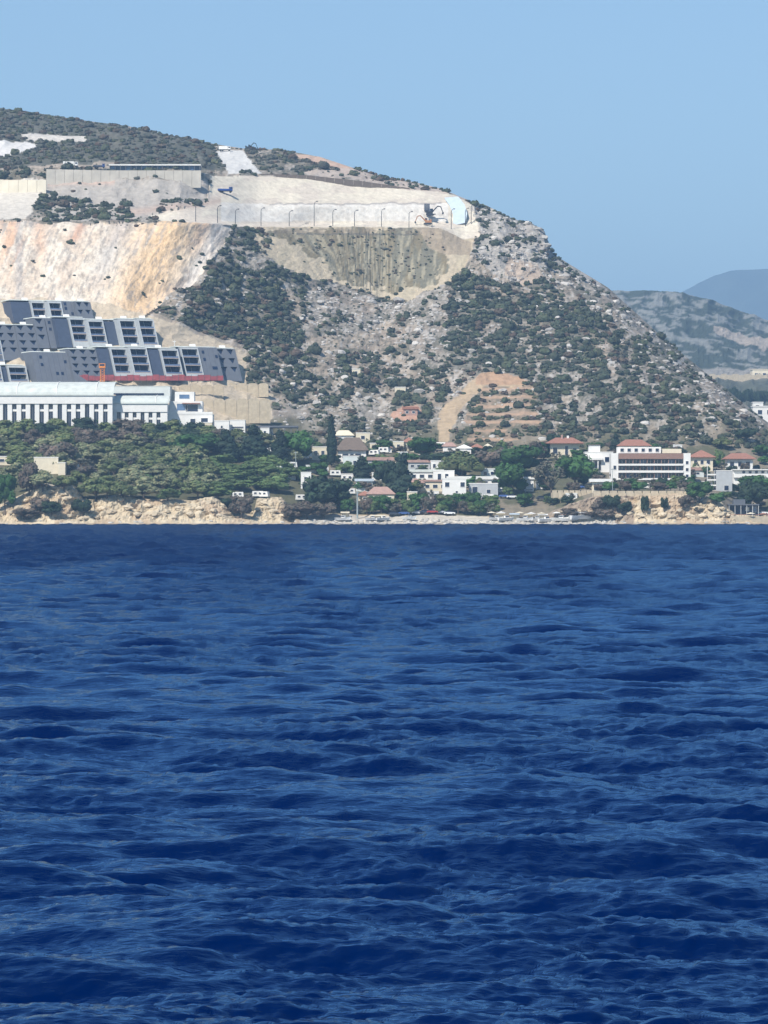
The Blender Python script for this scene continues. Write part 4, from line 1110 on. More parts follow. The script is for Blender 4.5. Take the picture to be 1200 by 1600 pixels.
M_REDN = plain('red_netting', (0.30, 0.07, 0.075), 0.8, 0.2, 0.5)
M_DARK = plain('dark_steel', (0.035, 0.038, 0.045), 0.5, 0.1, 1.0)
M_STONE = plain('beige_stone_wall', (0.50, 0.42, 0.30), 0.9, 0.14, 0.5, bump=0.08)
M_SHOT = plain('sprayed_concrete', (0.50, 0.46, 0.39), 0.92, 0.12, 0.15, bump=0.2)
M_SHOT2 = plain('pale_sprayed_concrete', (0.72, 0.65, 0.51), 0.92, 0.09, 0.12, bump=0.2)
M_SHOT3 = plain('whitish_rock_cut', (0.76, 0.735, 0.69), 0.92, 0.14, 0.12, bump=0.45)
M_TARP = plain('pale_blue_tarpaulin', (0.52, 0.60, 0.66), 0.6, 0.06, 0.4)
M_BLUE = plain('blue_plastic', (0.03, 0.07, 0.28), 0.5, 0.15, 1.0)
M_TYRE = plain('black_rubber', (0.02, 0.02, 0.02), 0.8, 0.1, 2.0)
M_POLE = plain('galvanised_steel', (0.40, 0.44, 0.42), 0.5, 0.1, 1.0, metal=0.3)
M_WOOD = plain('weathered_wood', (0.20, 0.14, 0.09), 0.85, 0.2, 2.0)

def window(root, x0, x1, z0, z1, y=0.0, mat=None, fmat=None, t=0.12, name='window'):
    """frame standing proud of the wall face at y (towards the sea), with its pane"""
    f = MB()
    f.box(x0, x1, y - 0.14, y, z1 - t, z1); f.box(x0, x1, y - 0.16, y, z0, z0 + t)
    f.box(x0, x0 + t, y - 0.14, y, z0 + t, z1 - t); f.box(x1 - t, x1, y - 0.14, y, z0 + t, z1 - t)
    o = f.build(name, fmat or M_WHITE, root)
    MB().box(x0 + t, x1 - t, y - 0.05, y + 0.02, z0 + t, z1 - t).build('pane', mat or M_GLASS, o)
    return o

def site(px0, px1, py_base, ahead=0.0):
    """middle of the foot of something standing on the land, and metres per pixel there"""
    p = ground((px0 + px1) / 2, py_base)
    return Vector((p.x, p.y - ahead, p.z)), p.y / F

def house(name, px0, px1, py_top, py_base, depth, label, cat='house', wall=None, roof='flat', roofmat=None, roofh=None, wins=(), group=None, rz=0.0, extra=None, wglass=None, over=0.6):
    """wins: (u0, u1, v0, v1) in shares of the width and of the wall height"""
    p, s = site(px0, px1, py_base); w = (px1 - px0) * s; H = (py_base - py_top) * s
    e = empty(name, (p.x, p.y, p.z), rz); tag(e, label, cat, group)
    rh = (roofh * s) if roofh else (0.35 if roof == 'flat' else H * 0.35)
    h = H - rh
    MB().box(-w / 2, w / 2, 0, depth, -2.5, h).build('wall', wall or M_WHITE, e)
    r = MB()
    if roof == 'flat':
        r.box(-w / 2 - .1, w / 2 + .1, -.12, .25, h, h + rh); r.box(-w / 2 - .1, w / 2 + .1, depth - .25, depth + .1, h, h + rh)
        r.box(-w / 2 - .1, -w / 2 + .25, .25, depth - .25, h, h + rh); r.box(w / 2 - .25, w / 2 + .1, .25, depth - .25, h, h + rh)
        r.box(-w / 2 + .25, w / 2 - .25, .25, depth - .25, h + .003, h + .12)
    elif roof == 'slab': r.box(-w / 2 - over, w / 2 + over, -over, depth + .3, h + .003, h + rh)
    else: r.hip(-w / 2, w / 2, 0, depth, h + .003, rh, over=over)
    r.build('roof', roofmat or (M_WHITE if roof == 'flat' else M_RED), e)
    for q in wins:
        u0, u1, v0, v1 = q[:4]
        window(e, -w / 2 + u0 * w, -w / 2 + u1 * w, v0 * h, v1 * h, mat=wglass)
    if extra: extra(e, w, h, depth, s)
    return e

# ---- the dark stepped hotel: each block leans back with the slope and is turned a little to the right
TH = R(24); LEAN = 0.62
def frame_fn(rev=False):
    c, s_ = math.cos(TH), math.sin(TH)
    def fn(u, d, w):
        q = d + LEAN * w
        return (u * c - q * s_, u * s_ + q * c, w)
    return fn
def hotel_block(segs, py_top, py_base, label, Yahead=5.0, Y=None):
    """segs: ('wall'|'light', x0, x1) | ('bay', x0, x1, floors) | ('tri', x0, x1, rows, cols)"""
    x0 = segs[0][1]; x1 = segs[-1][2]
    p, s = site(x0, x1, py_base, Yahead)
    if Y: p = at((x0 + x1) / 2, py_base, Y); s = Y / F
    H = (py_base - py_top) * s
    e = empty('hotel_block', p); tag(e, label, 'hotel', 'dark stepped hotel blocks on the slope')
    fn = frame_fn(); k = s / (math.cos(TH)); D = 13.0
    mid = (x0 + x1) / 2 + 0.25 * (py_base - py_top) * 0.0
    for sg in segs:
        a = (sg[1] - mid) * k; b = (sg[2] - mid) * k
        if sg[0] in ('wall', 'light'):
            MB().box(a, b, 0.0 if sg[0] == 'light' else 0.9, D, -3.0, H + (0.3 if sg[0] == 'light' else -0.5), fn).build('wall', M_SLATE2 if sg[0] == 'light' else M_SLATE, e)
            if sg[0] == 'light':
                for (fu, fw) in ((.18, .78), (.18, .5), (.55, .18), (.68, .18), (.82, .62)):
                    u = a + (b - a) * fu; w0 = H * fw
                    if b - a > 9 or fu in (.18, .55): MB().box(u, u + 1.3, -.12, .05, w0, w0 + 1.5, fn).build('window', M_GLASS, e)
                for q in np.arange(a + 2.6, b - 1, 2.6): MB().box(q, q + .07, -.05, .04, -2, H + .25, fn).build('cladding_joint', M_SLATE, e)
        elif sg[0] == 'bay':
            n = sg[3]; t = 0.55; fh = (H - 0.9) / n
            fr = MB(); fr.box(a, a + t, -0.9, D, -3, H, fn); fr.box(b - t, b, -0.9, D, -3, H, fn); fr.box(a + t, b - t, -0.9, D, H - 0.9, H, fn); fr.box(a + t, b - t, -0.9, D, -3, -0.05, fn)
            fr.build('bay_frame', M_CONC, e)
            for i in range(n):
                z = i * fh
                MB().box(a + t, b - t, -0.7, 3.2, z, z + 0.38, fn).build('balcony_floor', M_SLAB, e)
                MB().box(a + t + .02, b - t - .02, -0.62, -0.5, z + 0.40, z + 1.15, fn).build('balcony_railing', M_RAIL, e)
                gl = MB().box(a + t + .01, b - t - .01, 2.6, 2.8, z + .39, z + fh - .01, fn).build('balcony_window', M_GLASS, e)
                m_ = (a + b) / 2
                MB().box(m_ - .09, m_ + .09, 2.45, 2.59, z + .39, z + fh - .01, fn).build('mullion', M_CONC, gl)
        else:
            rows, ncol = sg[3], sg[4]; cw = (b - a) / ncol; ch = H / rows
            body = MB(); body.box(a, b, 1.25, D, -3.0, H, fn); body.box(a, b, 0, 1.249, -3.0, -0.002, fn)
            v, f = body.v, body.f
            for r_ in range(rows):
                for c_ in range(ncol):
                    X = a + c_ * cw; Z = r_ * ch
                    top = Z + ch * .95; ym = Z + ch * .26; xa, xb, xm = X + cw * .08, X + cw * .80, X + cw * .50
                    P_ = lambda u, w_, d=0.0: fn(u, d, w_)
                    body.face([P_(X, Z), P_(xm, Z), P_(xm, ym), P_(xa, top), P_(xa, Z + ch), P_(X, Z + ch)])
                    body.face([P_(xm, Z), P_(X + cw, Z), P_(X + cw, Z + ch), P_(xb, Z + ch), P_(xb, top), P_(xm, ym)])
                    body.face([P_(xa, top), P_(xb, top), P_(xb, Z + ch), P_(xa, Z + ch)])
                    for (q0, q1) in (((xa, top), (xm, ym)), ((xm, ym), (xb, top)), ((xb, top), (xa, top))):
                        body.face([P_(*q0), P_(*q1), P_(q1[0], q1[1], 1.24), P_(q0[0], q0[1], 1.24)])
                    gm = MB(); gm.face([P_(xa, top, 1.0), P_(xm, ym, 1.0), P_(xb, top, 1.0)]); gm.face([P_(xa, top, 1.15), P_(xb, top, 1.15), P_(xm, ym, 1.15)])
                    gm.build('window', M_GLASS, e)
            # ends of the screen
            for X in (a, b):
                body.face([P_(X, 0), P_(X, 0, 1.249), P_(X, H, 1.249), P_(X, H)])
            body.face([P_(a, H), P_(b, H), P_(b, H, 1.249), P_(a, H, 1.249)])
            body.build('wall', M_SLATE2, e)
    rf = MB(); a = (x0 - mid) * k; b = (x1 - mid) * k
    rf.box(a + .1, b - .1, 1.5, D + 3, H + .31, H + .75, fn); rf.build('roof', M_PALE, e)
    g2 = MB(); u = a + (b - a) * .45
    g2.box(u, u + 2.4, 4, 6.4, H + .76, H + 2.0, fn); g2.build('roof_unit', M_WHITE, e)
    return e
# bottom of the block is what the photograph shows lowest; x are read at mid height
hotel_block([('wall', 24, 52), ('bay', 53, 76, 2)], 470, 496, 'dark block at the top left of the hotel with slate wall and two balconies')
hotel_block([('bay', 81, 101, 2), ('light', 101, 124)], 471, 497, 'topmost hotel block with two balconies beside a plain light grey wall')
hotel_block([('tri', 124, 147, 2, 2)], 472, 496, 'small hotel block at the top right with four triangular windows')
hotel_block([('tri', 3, 34, 4, 2)], 509, 556, 'hotel block at the far left with two columns of triangular windows')
hotel_block([('tri', 35, 66, 4, 2), ], 508, 555, 'hotel block left of the middle with two columns of triangular windows')
hotel_block([('tri', 62, 78, 3, 1), ('light', 79, 97)], 500, 538, 'narrow grey block with one column of triangular windows beside the slate wall')
hotel_block([('wall', 97, 116), ('bay', 117, 141, 3)], 500, 538, 'middle row hotel block with a tall slate wall and three balconies on its right')
hotel_block([('bay', 146, 170, 3), ('wall', 171, 193)], 502, 539, 'middle row hotel block with three balconies left of a wide slate wall')
hotel_block([('bay', 194, 219, 3)], 500, 541, 'single column hotel block second from the right end of the middle row')
hotel_block([('bay', 224, 248, 3)], 500, 541, 'single column hotel block at the right end of the middle row by the scrub')
hotel_block([('light', 62, 118)], 554, 597, 'broad plain light grey hotel wall with small dark openings above the long white roof')
hotel_block([('tri', 119, 163, 4, 3)], 548, 592, 'lower row hotel block with three columns of triangular windows above the orange mast')
hotel_block([('wall', 164, 180), ('bay', 181, 207, 3)], 545, 586, 'lower row hotel block with three balconies right of the orange mast')
hotel_block([('bay', 212, 239, 3)], 545, 586, 'lower row hotel column of three balconies just left of a slate wall')
hotel_block([('wall', 239, 258), ('bay', 259, 286, 3)], 545, 586, 'lower row hotel block with a slate wall and three balconies in the centre')
hotel_block([('wall', 286, 291), ('bay', 291, 318, 3), ('light', 318, 348)], 545, 587, 'lower row hotel block with three balconies and a wide plain grey gable on its right')
hotel_block([('tri', 348, 378, 3, 2)], 547, 589, 'hotel block at the right end of the lower row with triangular windows')
hotel_block([('bay', -18, 8, 3)], 532, 566, 'hotel column cut by the left edge of the photograph')
hotel_block([('bay', -14, 8, 2), ('wall', 9, 17), ('bay', 18, 46, 2)], 573, 598, 'lowest hotel block at the left directly above the long white roof')

# construction hoarding along the foot of the lower row
p, s = site(120, 350, 596); e = empty('construction_hoarding', p); tag(e, 'dark red construction netting along the foot of the lower hotel row', 'fence')
a = -115 * s
for i in range(23):
    x = a + i * 10 * s
    MB().box(x, x + .15, -7.2, -7.05, -1, 3.1).build('post', M_DARK, e)
    n_ = MB(); z1 = 2.7 + 0.4 * math.sin(i * 1.7); n_.box(x + .16, x + 10 * s - .02, -7.15, -7.1, 0.2, z1); n_.build('net_panel', M_REDN, e)
# orange hoist mast
p, s = site(158, 166, 612); p.y -= 3
e = empty('tower_mast', p); tag(e, 'orange lattice mast with a cab standing behind the long white building', 'crane')
m_ = MB(); H = 34 * s; w = .95
for sx in (-1, 1):
    for sy in (-1, 1): m_.tube((sx * w, sy * w, -2), (sx * w, sy * w, H), .13, .13, 4)
m_.build('mast', M_ORANGE, e)
m_ = MB()
for i in range(9):
    z = i * H / 9
    for sx, d in ((-1, 1), (1, -1)):
        m_.tube((sx * w, -w, z), (-sx * w, -w, z + H / 9), .08, .08, 4); m_.tube((sx * w, w, z), (-sx * w, w, z + H / 9), .08, .08, 4)
        m_.tube((-w, sx * w, z), (-w, -sx * w, z + H / 9), .08, .08, 4)
m_.build('lattice', M_ORANGE, e)
MB().box(-1.6, 1.4, -1.5, 1.5, H, H + 2.2).build('cab', M_ORANGE, e); MB().box(-1.3, 1.1, -1.56, -1.5, H + .9, H + 1.9).build('cab_window', M_GLASS, e)

# ---- long white building with a vaulted roof
def vault_hall(px0, px1, py_eave, py_base, py_roof, depth, n, first, pitch, label, wide=7.0, beam=3.8):
    p, s = site(px0, px1, py_base); p.y -= 2
    e = empty('assembly_hall', p); tag(e, label, 'building', 'white halls with rows of columns')
    w = (px1 - px0) * s; h = (py_base - py_eave) * s; X = lambda q: (q - (px0 + px1) / 2) * s
    MB().box(-w / 2, w / 2, 1.4, depth, -3, h).build('wall', M_PALE2, e)
    MB().box(-w / 2, w / 2, -0.4, 1.39, h - beam, h).build('beam', M_WHITE, e)
    # columns
    xs = [first + i * pitch for i in range(n)]
    edges = [px0] + [x for x in xs] + [px1]
    for i, x in enumerate(xs):
        nx = xs[i + 1] if i + 1 < n else px1
        MB().box(X(x + wide), X(nx) - .02, 0, 1.39, -3, h - beam - .003).build('column', M_WHITE, e)
        f = MB().box(X(x) + .02, X(x + wide) - .02, .95, 1.2, -1, h - beam - .05).build('window', M_GLASS, e)
        MB().box(X(x + wide / 2) - .12, X(x + wide / 2) + .12, .7, .94, -1, h - beam - .05).build('mullion', M_SLATE2, f)
        if i % 3: MB().box(X(x) + .03, X(x + wide) - .03, .55, .94, h - beam - 3.6, h - beam - 2.6).build('spandrel', M_WHITE, f)
    if xs[0] > px0 + 1: MB().box(-w / 2, X(xs[0]), 0, 1.39, -3, h - beam - .003).build('column', M_WHITE, e)
    rise = (py_eave - py_roof) * s
    r = MB(); N = 10
    prof = [(-.9 + (depth + 2) * (1 - math.cos(math.pi / 2 * i / N)), h + .003 + rise * math.sin(math.pi / 2 * i / N)) for i in range(N + 1)]
    for i in range(N):
        (ya, za), (yb, zb) = prof[i], prof[i + 1]
        r.quadbox([(-w / 2 - .6, ya, za), (w / 2 + .6, ya, za), (w / 2 + .6, yb, zb), (-w / 2 - .6, yb, zb), (-w / 2 - .6, ya, za + .5), (w / 2 + .6, ya, za + .5), (w / 2 + .6, yb, zb + .5), (-w / 2 - .6, yb, zb + .5)])
    ro = r.build('roof', M_PALE, e)
    for q in np.arange(px0 + 66, px1 - 4, 62):              # raised seams
        m2 = MB()
        for i in range(N):
            (ya, za), (yb, zb) = prof[i], prof[i + 1]; x = X(q)
            m2.quadbox([(x, ya, za + .51), (x + .3, ya, za + .51), (x + .3, yb, zb + .51), (x, yb, zb + .51), (x, ya, za + .8), (x + .3, ya, za + .8), (x + .3, yb, zb + .8), (x, yb, zb + .8)])
        m2.build('seam', M_WHITE, ro)
    return e
h1 = vault_hall(-40, 176, 620, 668, 598, 20, 15, -37.5, 14.2, 'long white hall with a pale vaulted roof and tall windows between columns')
s_ = h1.location.y / F
MB().box((28 - 68) * s_, (40 - 68) * s_, 4.0, 5.2, 50 * s_, 58 * s_).build('roof_hatch', M_GLASS2, h1)
vault_hall(177, 262, 632, 670, 619, 16, 6, 183, 12.4, 'shorter white hall with six dark windows right of the long vaulted hall', 6.0)
def lowblock(e, w, h, d, s):
    MB().box(-w / 2 + 2, w / 2 - 3, -.3, -.05, h * .25, h * .45).build('ribbon_window', M_GLASS, e)
    MB().box(-w / 2 + 5, -w / 2 + 8, 3, 6, h + .13, h + 1.4).build('roof_unit', M_WHITE, e)
house('service_building', 131, 266, 602, 622, 16, 'pale low building with a flat roof behind the two white halls', 'building', M_PALE2, 'flat', M_PALE, extra=lowblock)
# white stepped villa
def villa(e, w, h, d, s):
    MB().box(-w / 2 + .5, w / 2 - 5, 4, d, h + .36, h + 6.5).build('upper_wall', M_WHITE, e)
    MB().box(-w / 2 + 3, w / 2 - 9, 6, d, h + 6.51, h + 11).build('tower_wall', M_WHITE, e)
    window(e, -w / 2 + 4, -w / 2 + 9, h + 2, h + 5.4, y=4, mat=M_GLASS2); window(e, w / 2 - 13, w / 2 - 7, h + 1.5, h + 5, y=4)
    window(e, -w / 2 + 5, -w / 2 + 10, h + 7.6, h + 9.8, y=6, mat=M_GLASS2)
    MB().box(w / 2 - 14.5, w / 2 - 6, 2.0, 3.9, h + 5.2, h + 5.6).build('canopy', M_RED, e)
    MB().box(-w / 2, w / 2, -.2, -.1, h + .36, h + 1.3).build('railing', M_WHITE, e)
house('white_villa', 262, 332, 646, 672, 16, 'bright white villa stepping up in three flat roofed tiers right of the halls', 'villa', wins=[(.08, .22, .3, .75), (.5, .62, .3, .75), (.74, .9, .35, .8)], extra=villa)
house('small_house', 313, 331, 659, 682, 7, 'small cream cube house with one dark round window below the stepped villa', 'house', M_CREAM, wins=[(.38, .62, .45, .7)])
house('small_house', 335, 358, 657, 681, 8, 'white cube house with one small window beside the beige retaining wall', 'house', wins=[(.42, .58, .5, .7)])
house('small_house', 359, 383, 656, 678, 8, 'white flat roofed house right of the white cube house with a shaded porch', 'house', wins=[(.1, .9, .42, .56)])
# beige retaining wall of five panels
def stone_panels(px0, px1, py_top, py_base, n, label, mat, name='retaining_wall', pil=True, ahead=1.5, scallop=True):
    p, s = site(px0, px1, py_base, ahead); e = empty(name, p); tag(e, label, 'wall')
    w = (px1 - px0) * s; h = (py_base - py_top) * s; cw = w / n
    for i in range(n):
        x = -w / 2 + i * cw; m2 = MB(); b = len(m2.v); N = 8; top = []
        for k in range(N + 1):
            t = k / N; top.append((x + .2 + (cw - .4) * t, h - (0.9 * (abs(2 * t - 1) ** 4) if scallop else 0)))
        for k in range(N):
            (xa, za), (xb, zb) = top[k], top[k + 1]
            m2.quadbox([(xa, 0, -3), (xb, 0, -3), (xb, 1.2, -3), (xa, 1.2, -3), (xa, 0.15, za), (xb, 0.15, zb), (xb, 1.2, zb), (xa, 1.2, za)])
        m2.build('wall_panel', mat, e)
        MB().box(x - .2, x + .19, -.12, 1.3, -3, h - 1.0).build('pier', mat, e)
    return e
stone_panels(316, 424, 624, 653, 6, 'beige retaining wall with scalloped panels right of the white villa', M_STONE)
stone_panels(280, 350, 602, 614, 4, 'low tan retaining wall under the red netting', M_STONE)
stone_panels(352, 420, 600, 612, 4, 'short tan terrace wall at the edge of the dark scrub', M_STONE)

# ---- long dark canopy behind the first village houses
p, s = site(384, 466, 682); e = empty('canopy', p); tag(e, 'long dark flat canopy on posts behind the dark conifers', 'canopy')
w = 82 * s; h = 15 * s
MB().box(-w / 2, w / 2, 0, 7, h - .8, h).build('roof', M_SLATE, e); MB().box(-w / 2, w / 2, -.3, -.01, h - .5, h + .3).build('fascia', M_SLATE2, e)
for i in range(9):
    x = -w / 2 + .3 + i * (w - .6) / 8; MB().box(x - .15, x + .15, .3, .6, -2, h - .81).build('post', M_SLATE2, e)
MB().box(-w / 2 + 5, -w / 2 + 13, 3, 6.5, -1, h - .9).build('kiosk_wall', M_WHITE, e)

# ---- houses of the village
W3 = [(.1, .28, .3, .7), (.4, .6, .3, .7), (.72, .9, .3, .7)]; W2 = [(.15, .38, .35, .75), (.6, .83, .35, .75)]; W1 = [(.35, .65, .35, .75)]
def chimney(e, w, h, d, s):
    MB().box(-1.6, -.7, 4, 5, h + 1.5, h + 4.2).build('chimney', M_PINK, e); MB().box(1.2, 2.2, 5, 6, h + 1.5, h + 3.8).build('chimney', M_WHITE, e)
V = [
 ('cottage', 407, 421, 669, 684, 7, 'white narrow house glimpsed under the long dark canopy', dict(wins=W1)),
 ('cottage', 487, 511, 698, 720, 8, 'cream house with a flat roof left of the tall cypress', dict(wall=M_CREAM, wins=W2)),
 ('cottage', 470, 486, 737, 764, 5, 'tall narrow white hut above the big dark round tree', dict(wins=[(.3, .7, .55, .75)])),
 ('cottage', 528, 572, 684, 722, 11, 'white house under a big brown hipped roof right of the cypress', dict(roof='hip', roofmat=M_BROWNR, roofh=20, wins=W2 + [(.42, .55, 0, .6)], over=1.3)),
 ('cottage', 536, 562, 712, 738, 6, 'pale greenish annex stepping down in front of the brown roofed house', dict(wall=M_PALE2, wins=W2)),
 ('cottage', 522, 552, 673, 690, 6, 'low white building with a pointed gable at the foot of the rocky slope', dict(roof='hip', roofmat=M_CREAM, roofh=8, wins=W2)),
 ('cottage', 556, 578, 676, 692, 6, 'cream low building at the foot of the slope right of the pointed gable', dict(wall=M_CREAM, wins=W1)),
 ('cottage', 575, 614, 714, 732, 9, 'long low house with a faded pinkish roof in the middle of the village', dict(wall=M_GREYW, roof='slab', roofmat=M_PINK, roofh=5, wins=W3)),
 ('cottage', 614, 631, 689, 706, 7, 'cream house with a flat roof left of the orange roofed house', dict(wall=M_CREAM, wins=W1)),
 ('cottage', 630, 647, 684, 706, 7, 'cream house with an orange hipped roof below the earth slope', dict(wall=M_CREAM, roof='hip', roofh=7, wins=W1)),
 ('cottage', 622, 637, 706, 722, 6, 'small pale house left of the thin brown tree', dict(wall=M_PALE2, wins=W1)),
 ('cottage', 574, 616, 762, 786, 9, 'cream house with a wide dull red roof near the shore', dict(wall=M_CREAM, roof='hip', roofmat=M_PINK, roofh=11, wins=W3)),
 ('cottage', 560, 580, 768, 784, 7, 'small house with a bright clay roof left of the dull red roof', dict(wall=M_CREAM, roof='hip', roofmat=M_RED, roofh=7, wins=W1)),
 ('pergola_house', 556, 582, 748, 768, 7, 'pale bluish flat roofed house above the bright clay roof', dict(wall=M_PALE2, roof='slab', roofmat=M_TARP, roofh=4, wins=W2)),
 ('cottage', 638, 672, 719, 734, 8, 'mauve grey flat roofed house left of the umbrella pine', dict(wall=M_GREYW, roof='slab', roofmat=M_PINK, roofh=4, wins=W3)),
 ('cottage', 673, 694, 719, 737, 8, 'white house with a roof terrace beside the umbrella pine', dict(wins=W2)),
 ('cottage', 640, 692, 734, 750, 8, 'long white terrace of low houses with three openings in the village centre', dict(roof='slab', roofmat=M_PALE, roofh=4, wins=[(.05, .2, .2, .7), (.3, .45, .2, .7), (.55, .7, .2, .7), (.8, .95, .2, .7)])),
 ('cottage', 677, 710, 735, 756, 8, 'white house with two dark arched openings under the pine', dict(wins=[(.2, .38, .25, .8), (.55, .73, .25, .8)])),
 ('cottage', 637, 662, 748, 768, 8, 'cream gabled house just right of the tall dark conifer', dict(wall=M_CREAM, roof='hip', roofmat=M_PINK, roofh=7, wins=W1)),
 ('cottage', 660, 700, 750, 768, 8, 'low cream house with a pale red eave in the village', dict(wall=M_CREAM, roof='slab', roofmat=M_PINK, roofh=3, wins=W3)),
 ('cottage', 636, 652, 768, 786, 6, 'small cream house half hidden by shrubs above the beach road', dict(wall=M_CREAM, wins=W1)),
 ('cottage', 691, 728, 748, 781, 9, 'bright white two storey house facing the sea in the village centre', dict(wins=[(.55, .66, .3, .42), (.1, .3, .6, .85), (.75, .95, .6, .85)])),
 ('long_house', 700, 778, 744, 760, 9, 'long bright white roofed house right of the village centre', dict(roof='slab', roofmat=M_WHITE, roofh=5, wins=[(.1, .2, .1, .8), (.3, .4, .1, .8), (.5, .6, .1, .8), (.7, .8, .1, .8)])),
 ('cottage', 733, 778, 755, 778, 8, 'grey shaded house under the long white roof', dict(wall=M_GREYW, wins=[(.1, .3, .3, .8), (.6, .75, .3, .6)])),
 ('cottage', 752, 776, 732, 748, 7, 'pale house behind the long white roof', dict(wall=M_PALE2, wins=W2)),
 ('cottage', 714, 736, 695, 712, 7, 'white gabled house between the umbrella pine and the earth slope', dict(roof='hip', roofmat=M_WHITE, roofh=6, wins=W1)),
 ('cottage', 734, 756, 694, 708, 7, 'white house with a clay red roof at the foot of the terraces', dict(roof='hip', roofmat=M_RED, roofh=7, wins=W1)),
 ('cottage', 756, 768, 694, 706, 6, 'small white house right of the clay red roof at the foot of the terraces', dict(roof='hip', roofmat=M_CREAM, roofh=5, wins=W1)),
 ('cottage', 692, 712, 692, 706, 6, 'small house with a pinkish roof at the foot of the earth track', dict(roof='hip', roofmat=M_PINK, roofh=6, wins=W1)),
 ('kiosk', 820, 834, 745, 768, 4, 'white kiosk of three stacked trays right of the small round tree', dict(roof='slab', roofmat=M_WHITE, roofh=4, wins=[(.1, .9, .5, .62), (.1, .9, .1, .22)])),
 ('cottage', 925, 951, 748, 768, 7, 'small cream building with an overhanging white slab roof below the modern white building', dict(wall=M_CREAM, roof='slab', roofmat=M_WHITE, roofh=5, wins=[(.1, .4, .1, .8)], over=1.0)),
 ('red_roof_villa', 860, 905, 684, 716, 12, 'cream villa with a red tiled hipped roof at the left of the right hand group', dict(wall=M_CREAM, roof='hip', roofh=9, wins=[(.08, .25, .3, .75), (.5, .62, .1, .85), (.78, .92, .3, .7)], over=2.2, extra=chimney)),
 ('red_roof_villa', 968, 1014, 687, 712, 12, 'red tiled villa right behind the roof of the white terraced hotel', dict(roof='hip', roofh=10, wins=W3, over=1.4)),
 ('red_roof_villa', 1080, 1114, 704, 735, 11, 'red roofed villa next to the right end of the white terraced hotel', dict(wall=M_CREAM, roof='hip', roofh=11, wins=[(.12, .3, .45, .8), (.42, .58, .45, .8), (.7, .88, .45, .8)], over=1.4)),
 ('red_roof_villa', 1136, 1176, 709, 736, 11, 'red roofed villa furthest to the right with three white bays', dict(roof='hip', roofh=9, wins=[(.1, .28, .35, .8), (.42, .58, .35, .8), (.72, .9, .35, .8)], over=1.6)),
 ('cottage', 1081, 1100, 730, 745, 7, 'low house with a round pinkish terrace wall below the third red roofed villa', dict(wall=M_PALE2, roof='slab', roofmat=M_PINK, roofh=5, wins=W1)),
]
V += [
 ('cottage', 478, 494, 726, 738, 6, 'low white house left of the foot of the tall cypress', dict(wins=W1)),
 ('cottage', 533, 552, 740, 751, 6, 'low white house below the pale greenish annex', dict(wins=W2)),
 ('cottage', 581, 600, 738, 750, 6, 'low white house above the pale bluish roof', dict(wins=W2)),
 ('cottage', 596, 612, 696, 707, 6, 'small white house behind the long low pinkish roof', dict(roof='hip', roofmat=M_PINK, roofh=4, wins=W1)),
 ('cottage', 578, 592, 692, 703, 6, 'tiny cream house right of the big brown hipped roof', dict(wall=M_CREAM, wins=W1)),
 ('cottage', 600, 618, 722, 734, 6, 'white house just below the long low pinkish roof', dict(wins=W2)),
 ('cottage', 654, 668, 700, 711, 6, 'small white house behind the round green tree at the earth track', dict(wins=W1)),
 ('cottage', 668, 686, 768, 781, 6, 'low white house with a flat roof left of the bright two storey house', dict(wins=W2)),
 ('cottage', 645, 660, 784, 795, 6, 'low white hut among the shrubs behind the parked cars', dict(wins=W1)),
 ('cottage', 730, 748, 780, 792, 6, 'low white house below the grey shaded house', dict(wins=W2)),
 ('cottage', 756, 772, 781, 792, 6, 'low cream house among shrubs below the right end of the white roof', dict(wall=M_CREAM, wins=W1)),
 ('cottage', 778, 792, 706, 717, 6, 'small white house left of the large domed pine', dict(roof='hip', roofmat=M_RED, roofh=4, wins=W1)),
 ('cottage', 776, 790, 748, 760, 6, 'white house touching the right end of the long white roof', dict(wins=W1)),
 ('cottage', 842, 858, 700, 711, 6, 'low cream house left of the first red roofed villa', dict(wall=M_CREAM, wins=W1)),
 ('cottage', 838, 852, 752, 764, 6, 'small white house right of the white kiosk stack', dict(wins=W1)),
 ('cottage', 884, 902, 770, 781, 6, 'low white hut behind the garden wall under the deep green tree', dict(wins=W1)),
 ('cottage', 420, 436, 700, 711, 6, 'white hut between the dark bushy conifer and the bright green tree', dict(wins=W1)),
 ('cottage', 446, 462, 738, 749, 6, 'white hut in the camp clearing left of the tall narrow hut', dict(wins=W1)),
 ('cottage', 1098, 1114, 752, 764, 6, 'low white house left of the grey apartment house', dict(wins=W1)),
 ('cottage', 1052, 1066, 694, 704, 6, 'small white house behind the right half of the terraced hotel', dict(wins=W1)),
 ('cottage', 606, 622, 752, 764, 6, 'white house squeezed between the red roof and the tall dark conifer', dict(wins=W2)),
]
for a in V: house(*a[:7], **({'cat': 'house'} | a[7]))

# modern white building and the terraced hotel
def modern(e, w, h, d, s):
    for x in (.06, .25, .44): MB().box(-w / 2 + x * w, -w / 2 + (x + .035) * w, -1.6, -1.2, -2, h * .62).build('column', M_WHITE, e)
    MB().box(-w / 2, -w / 2 + .62 * w, -2.0, -.15, h * .62, h * .72).build('balcony', M_WHITE, e)
    window(e, -w / 2 + .08 * w, -w / 2 + .3 * w, h * .08, h * .58); window(e, -w / 2 + .34 * w, -w / 2 + .58 * w, h * .08, h * .58)
    window(e, -w / 2 + .7 * w, -w / 2 + .92 * w, h * .5, h * .78)
    MB().box(-w / 2 + 2, -w / 2 + .55 * w, 2, d - 1, h + .36, h + 3.4).build('upper_wall', M_WHITE, e)
    MB().box(-w / 2 + 1.6, -w / 2 + .57 * w, 1.6, d - .8, h + 3.41, h + 3.7).build('upper_roof', M_BROWNR, e)
house('modern_house', 914, 958, 706, 738, 11, 'white modern building with columns left of the terraced hotel', 'house', extra=modern)
